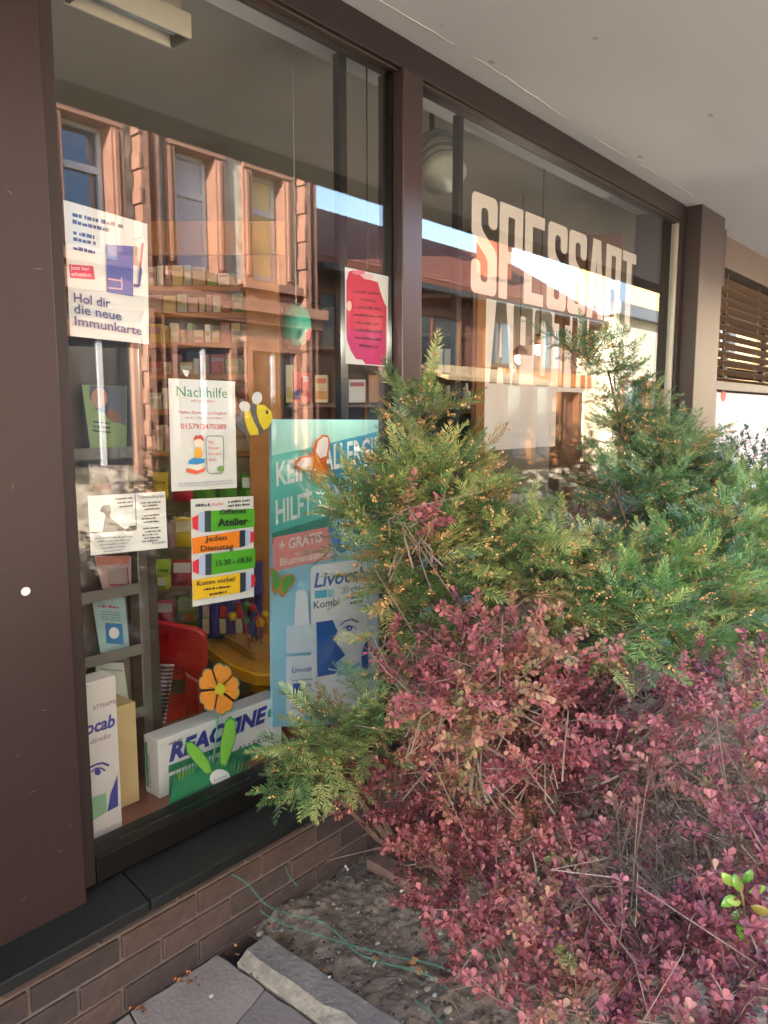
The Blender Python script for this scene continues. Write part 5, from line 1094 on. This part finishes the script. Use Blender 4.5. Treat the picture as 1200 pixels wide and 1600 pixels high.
# pale thorny canes rising through the barberry
for k, pts in enumerate(([(735, 1240), (742, 1190), (728, 1130), (722, 1090)], [(760, 1250), (748, 1200), (738, 1145), (745, 1100)], [(905, 1240), (960, 1215), (1000, 1195)], [(1090, 1165), (1110, 1150), (1135, 1120)], [(905, 1395), (935, 1350), (962, 1390)], [(1015, 1300), (1035, 1340), (1040, 1390)], [(830, 1390), (838, 1360), (832, 1330)])):
    a = [ag(x, y, .66-(y-1090)*.0009) for x, y in pts]; r_ = root('bare_cane', ['forked pale cane left in the red barberry', 'second pale cane beside the forked one', 'pale cane slanting over the dark hollow', 'short pale cane near the green yew', 'kinked pale cane above the lower leaves', 'thin upright cane in the dark hollow', 'short dry stub low in the red leaves'][k], 'cane', a[0])
    MB().tube(a, np.linspace(.0045, .002, len(a)).tolist(), 6).build('stem', mat('cane_pale', '9c8f82', .8, .2, 30), r_)

# ---- sprigs with large lime green leaves
_bl = np.array([(0, 0, 0), (.25, .22, .03), (.55, .27, .05), (.85, .14, .03), (1, 0, -.04), (.85, -.14, .03), (.55, -.27, .05), (.25, -.22, .03), (.5, 0, -.03)])
def sprig(label, pts, leaves, cols):
    leaves = [(p, d, s_*1.35, c) for p, d, s_, c in leaves]
    o = root('leafy_sprig', label, 'leafy sprig', pts[0]); MB().tube(pts, np.linspace(.004, .0015, len(pts)).tolist(), 6).build('stem', mat('stem_olive', '7c7040', .7, .2), o)
    for (p, d, sz_, c) in leaves:
        V = [tuple(v*sz_) for v in _bl]; me = bpy.data.meshes.new('leaf'); me.from_pydata(V, [], _lt.tolist()); me.materials.append(mat('lime_leaf_'+cols[c], cols[c], .35, .18, 25, trans=.12, spec=.5)); me.polygons.foreach_set('use_smooth', [True]*8)
        lf = bpy.data.objects.new('leaf', me); COL.objects.link(lf); lf.parent = o; xx = Vector(d).normalized(); zz = (CAM-Vector(p)).normalized(); zz = (zz-xx*zz.dot(xx)).normalized(); yy_ = zz.cross(xx); lf.matrix_local = Matrix.Translation(Vector(p)-ORG[o]) @ Matrix((xx, yy_, zz)).transposed().to_4x4() @ Matrix.Rotation(random.uniform(-.7, .7), 4, 'X')
        sol = lf.modifiers.new('thick', 'SOLIDIFY'); sol.thickness = .0005
lc = ['6f9a3c', '8ca648', '557f36', '9c9048']
def lfp(px, py, z, ang, sz_, c):
    p = ag(px, py, z); d = rt*math.cos(ang)-up*math.sin(ang)+fw*random.uniform(-.3, .2); return (p, d, sz_, c)
z_ = .62
sprig('bright lime leaved sprig sticking out of the plum barberry at the lower right', [ag(1168, 1500, .42), ag(1165, 1460, .5), ag(1160, 1400, z_), ag(1152, 1372, .66)],
      [lfp(1158, 1395, z_, -1.9, .028, 0), lfp(1150, 1385, z_, -2.4, .03, 1), lfp(1162, 1380, .65, -1.2, .026, 2), lfp(1170, 1395, z_, -.5, .026, 0), lfp(1150, 1400, z_, 2.7, .028, 0), lfp(1160, 1420, .6, 2.2, .032, 2), lfp(1172, 1415, .6, .3, .03, 3), lfp(1162, 1432, .58, 1.5, .040, 0), lfp(1176, 1432, .58, .9, .024, 1), lfp(1158, 1410, .61, -2.9, .026, 1)], lc)
sprig('second lime leaved sprig at the right frame edge below the green yew', [ag(1240, 1180, .6), ag(1215, 1120, .68), ag(1200, 1080, .74)],
      [lfp(1200, 1085, .74, -2.2, .040, 0), lfp(1205, 1070, .75, -1.5, .034, 2), lfp(1195, 1098, .72, 2.9, .038, 1), lfp(1210, 1105, .7, 1.9, .036, 0), lfp(1200, 1060, .76, -.6, .034, 1), lfp(1196, 1045, .77, -1.9, .03, 0)], lc)
# ---- small leaved grey green shrub before the white panel
bo = root('privet_shrub', 'thin grey green small leaved shrub before the white panel at the far right', 'shrub', (5.9, -.45, -.05)); r_ = np.random.default_rng(9); Pp, Dd = [], []; tm = MB()
for i in range(46):
    tip = at(r_.uniform(1105, 1230), r_.uniform(668, 790)**1.0, -.45-r_.uniform(0, .3)); 
    if i < 4: tip = at((1165, 1120, 1192, 1148)[i], (668, 710, 690, 700)[i], -.5)
    b0 = Vector((5.5+r_.normal(0, .35), -.55, .7)); pts = [b0, b0.lerp(tip, .5)+Vector(r_.normal(0, .05, 3)), b0.lerp(tip, .8)+Vector(r_.normal(0, .03, 3)), tip]; tm.tube(pts, [.005, .003, .002, .001], 4, False)
    for t in np.linspace(.3, 1, 26):
        k = min(2, int(t*3)); p = pts[k].lerp(pts[k+1], t*3-k if k < 2 else (t*3-2)); 
        for q in range(2): Pp.append(np.array(p)); Dd.append(r_.normal(0, 1, 3)+np.array([0, 0, .5]))
Pp, Dd = np.array(Pp), np.array(Dd); V, T, C_ = stamp((_bl, _lt), Pp, frames(Dd), r_.uniform(.022, .04, len(Pp)), r_.uniform(0, 1, len(Pp)))
np_mesh('foliage', V, T, mat('privet_leaf', (.1, .1, .1), .4, .1, trans=.15, attr=('tint', ['4c6658', '6c8a78', '8ca898'])), bo, C_)['kind'] = 'stuff'; tm.build('branches', m_bark, bo)['kind'] = 'stuff'

# ================================================================== SMALL THINGS ON THE GROUND
def gz(p): return float(soil_h(p.x, p.y))
# pebbles and crumbs in the soil
r_ = np.random.default_rng(31); n = 4200; X_ = r_.uniform(1.44, 2.6, n); Y_ = r_.uniform(-1.5, -.07, n); Zz = soil_h(X_, Y_)
ico = np.array([(1, 0, 0), (-1, 0, 0), (0, 1, 0), (0, -1, 0), (0, 0, .7), (0, 0, -.7)], float); it = np.array([[0, 2, 4], [2, 1, 4], [1, 3, 4], [3, 0, 4], [2, 0, 5], [1, 2, 5], [3, 1, 5], [0, 3, 5]])
V, T, C_ = stamp((ico, it), np.stack([X_, Y_, Zz], 1), frames(r_.normal(0, 1, (n, 3))), r_.gamma(2.0, .0016, n)+.001, r_.uniform(0, 1, n)**1.5)
np_mesh('pebbles', V, T, mat('pebble', (.1, .1, .1), .9, .1, attr=('tint', ['3c342c', '5c5248', '7d7264', 'a89c8c'])), None, C_, org=(1.8, -.5, GZ))
tag(bpy.data.objects['pebbles'], 'small pebbles and soil crumbs scattered over the planting bed', 'pebbles', kind='stuff')
def litter(label, name, cat, px, py, L, w_, ang, m, z=None, h=.006, rnd_=True):
    p = ag(px, py, GZ+.01); p.z = (gz(p) if p.x > 1.44 else GZ+.002) if z is None else z; o = root(name, label, cat, p); d = Vector((math.cos(ang), math.sin(ang), 0))
    if rnd_: MB().tube([p-d*L/2+UZ*h, p+UZ*(h+.001), p+d*L/2+UZ*h], w_, 8).build('filter_body', m, o); MB().tube([p+d*(L/2+.0005)+UZ*h, p+d*(L/2+.004)+UZ*h], w_*1.02, 8).build('burnt_end', P('4a4038'), o)
    return o
m_butt = mat('butt_white', 'd8d4cc', .8, .08, 60)
litter('white cigarette butt on the soil beside the brick plinth', 'cigarette_butt', 'cigarette butt', 541, 1353, .030, .0042, 1.15, m_butt)
litter('cigarette butt on the soil under the red leaves', 'cigarette_butt', 'cigarette butt', 630, 1390, .026, .0046, .05, m_butt); litter('short crushed butt just below the other one under the leaves', 'cigarette_butt', 'cigarette butt', 627, 1400, .014, .003, .1, m_butt)
litter('grey white scrap on the soil beside the green wire', 'paper_scrap', 'scrap', 585, 1507, .018, .003, .3, m_butt)
o = root('plastic_straw', 'bent white plastic straw lying at the foot of the kerb', 'straw', ag(500, 1575, GZ)); MB().tube([ag(x, y, GZ+.005) for x, y in ((456, 1554), (461, 1562), (470, 1572), (478, 1577), (500, 1587), (528, 1600), (545, 1606))], .0028, 8).build('straw_tube', mat('straw_white', 'e6e6ea', .4, .02), o, smooth=True)
m_dl = mat('dry_leaf', 'b0703c', .8, .3, 40); m_dl2 = mat('dry_leaf_dark', '6a4630', .85, .3, 40); m_ol = mat('orange_leaf', 'c88a48', .75, .2, 30)
def dry_leaf(label, px, py, sz_, ang, m, group=None, z=None):
    p = ag(px, py, GZ+.01); p.z = (gz(p)+.008 if p.x > 1.44 else GZ+.006) if z is None else z; o = root('dry_leaf', label, 'leaf', p, group); n_ = 10; vs = [p+UZ*.003]
    for i in range(n_):
        a = 2*math.pi*i/n_; rr2 = sz_*(1 if i % 2 else .82)*(.55 if abs(math.sin(a)) > .6 else 1); vs.append(p+Vector((rr2*math.cos(a+ang), rr2*math.sin(a+ang), random.uniform(-.002, .006))))
    ob_ = MB().add(vs, [[0, 1+i, 1+(i+1) % n_] for i in range(n_)]).build('blade', m, o); s_ = ob_.modifiers.new('thick', 'SOLIDIFY'); s_.thickness = .0006
dry_leaf('large tan fallen leaf on the soil near the kerb end', 646, 1503, .018, .3, m_ol); dry_leaf('second tan fallen leaf overlapping it towards the camera', 655, 1517, .018, 1.2, m_ol); dry_leaf('pale curled leaf beside the two tan ones', 678, 1533, .012, 2.0, mat('pale_leaf', 'c0a888', .8, .15, 30))
rl_ = random.Random(5)
for i in range(34):
    x, y = rl_.choice([(rl_.gauss(366, 10), rl_.gauss(1478, 11)), (rl_.gauss(285, 14), rl_.gauss(1528, 5)), (rl_.gauss(205, 14), rl_.gauss(1575, 6)), (rl_.gauss(405, 14), rl_.gauss(1512, 5))])
    dry_leaf('tiny crumpled brown leaf in the litter between paving and plinth', x, y, rl_.uniform(.004, .009), rl_.uniform(0, 6), rl_.choice([m_dl, m_dl2, m_dl2]), 'tiny dry leaves gathered at the foot of the wall')
for i in range(26):
    dry_leaf('curled brown leaf crumb lying on the bare soil of the bed', rl_.uniform(420, 700), rl_.uniform(1370, 1590), rl_.uniform(.004, .010), rl_.uniform(0, 6), rl_.choice([m_dl, m_dl2, m_dl2]), 'leaf crumbs on the bare soil')
def scrap(label, px, py, sz_, m, z=None):
    p = ag(px, py, GZ+.01); p.z = (gz(p)+.004 if p.x > 1.44 else GZ+.003) if z is None else z; o = root('paper_scrap', label, 'scrap', p); MB().prism([p+Vector((sz_*math.cos(a), sz_*.7*math.sin(a), 0)) for a in (0, 1.1, 2.2, 3.3, 4.5, 5.4)], (0, 0, .002)).build('scrap_body', m, o)
scrap('small white scrap on the paving near the crack', 330, 1553, .007, m_butt); scrap('white scrap near the lower left of the paving', 175, 1588, .006, m_butt); scrap('round white speck on top of the kerb', 515, 1551, .005, m_butt, GZ+.057); scrap('pale blue scrap beside the green wire', 440, 1452, .007, P('a9bcc0')); scrap('bluish scrap on the dark soil behind the kerb', 501, 1488, .008, P('8fa0a4')); scrap('white flake low beneath the barberry', 679, 1562, .008, P('b8c0c4'))
# stones at the kerb end and the brown brick lying in the soil
o = root('fallen_brick', 'reddish brown brick edge half buried in the soil by the barberry', 'brick', ag(600, 1370, GZ+.02)); a_, c_ = ag(572, 1345, GZ+.03), ag(648, 1388, GZ+.03); d = (c_-a_)*.5; nn = Vector((-d.y, d.x, 0)).normalized(); MB().ob((a_+c_)/2+nn*.035-UZ*.012, d, nn*.035, UZ*.02).build('brick_body', mat('brick_soiled', '6a5248', .9, .2, 20, bump=.5), o, bevel=.004)
for i, (x, y, s_) in enumerate(((395, 1438, .014), (406, 1450, .011), (668, 1545, .010), (590, 1470, .008), (700, 1580, .012), (560, 1420, .006))):
    p = ag(x, y, GZ+.01); p.z = gz(p)+.003; o = root('pebble', ['large pale pebble where the kerb meets the wall', 'second pale pebble beside the large one', 'pale pebble beside the fallen leaves', 'small round pebble in the dark soil', 'pale stone low by the barberry', 'tiny pale stone in the middle of the soil'][i], 'pebble', p); MB().ball(p, s_, 10, 7, (1.2, .9, .65)).build('stone', mat('pebble_pale', '9a9080', .9, .2, 40), o, smooth=True)
# twisted green garden wire: two strands wound round each other
wg = root('garden_wire', 'green plastic coated twisted wire looping over the soil from the plinth', 'wire', ag(480, 1440, GZ+.02)); m_gw = mat('wire_green', '3a7264', .45, .1)
def twist(pix, zs, rad, name):
    base = [ag(x, y, z) for (x, y), z in zip(pix, zs)]; pts = []
    for i in range(len(base)-1):
        p0, p1, p2, p3 = base[max(i-1, 0)], base[i], base[i+1], base[min(i+2, len(base)-1)]
        for k in range(24):
            t = k/24; pts.append(.5*((2*p1)+(p2-p0)*t+(2*p0-5*p1+4*p2-p3)*t*t+(3*p1-p0-3*p2+p3)*t**3))
    for ph in (0, math.pi):
        q = []; L = 0
        for i, p in enumerate(pts):
            t = (pts[min(i+1, len(pts)-1)]-pts[max(i-1, 0)]).normalized(); u = t.cross(UZ).normalized(); v = u.cross(t); L += (pts[i]-pts[i-1]).length if i else 0; a = L/.022*2*math.pi+ph; q.append(p+(u*math.cos(a)+v*math.sin(a))*rad)
        MB().tube(q, .0010, 5).build(name, m_gw, wg)
g_ = GZ+.03
twist([(358, 1364), (370, 1385), (400, 1418), (440, 1443), (500, 1462), (560, 1480), (620, 1495), (680, 1508), (740, 1535)], [.16, .10, g_+.02, g_+.02, g_+.015, g_+.02, g_+.02, g_+.02, g_+.02], .0022, 'wire_strand')
twist([(360, 1365), (385, 1380), (415, 1412), (450, 1428), (500, 1440), (530, 1462), (560, 1490), (600, 1505), (660, 1520), (700, 1545)], [.16, .14, .09, g_+.03, g_+.03, g_+.03, g_+.02, g_+.02, g_+.02, g_+.02], .0018, 'wire_strand')
twist([(393, 1357), (410, 1372), (420, 1385)], [.13, .08, .03], .0018, 'wire_end'); twist([(447, 1354), (452, 1368), (465, 1385)], [.12, .07, .02], .0018, 'wire_end'); twist([(648, 1563), (670, 1580), (690, 1600)], [g_, g_, g_], .0018, 'wire_end')

print('shoots', n1, n2, n3, n4, 'leaves', n5, n6)
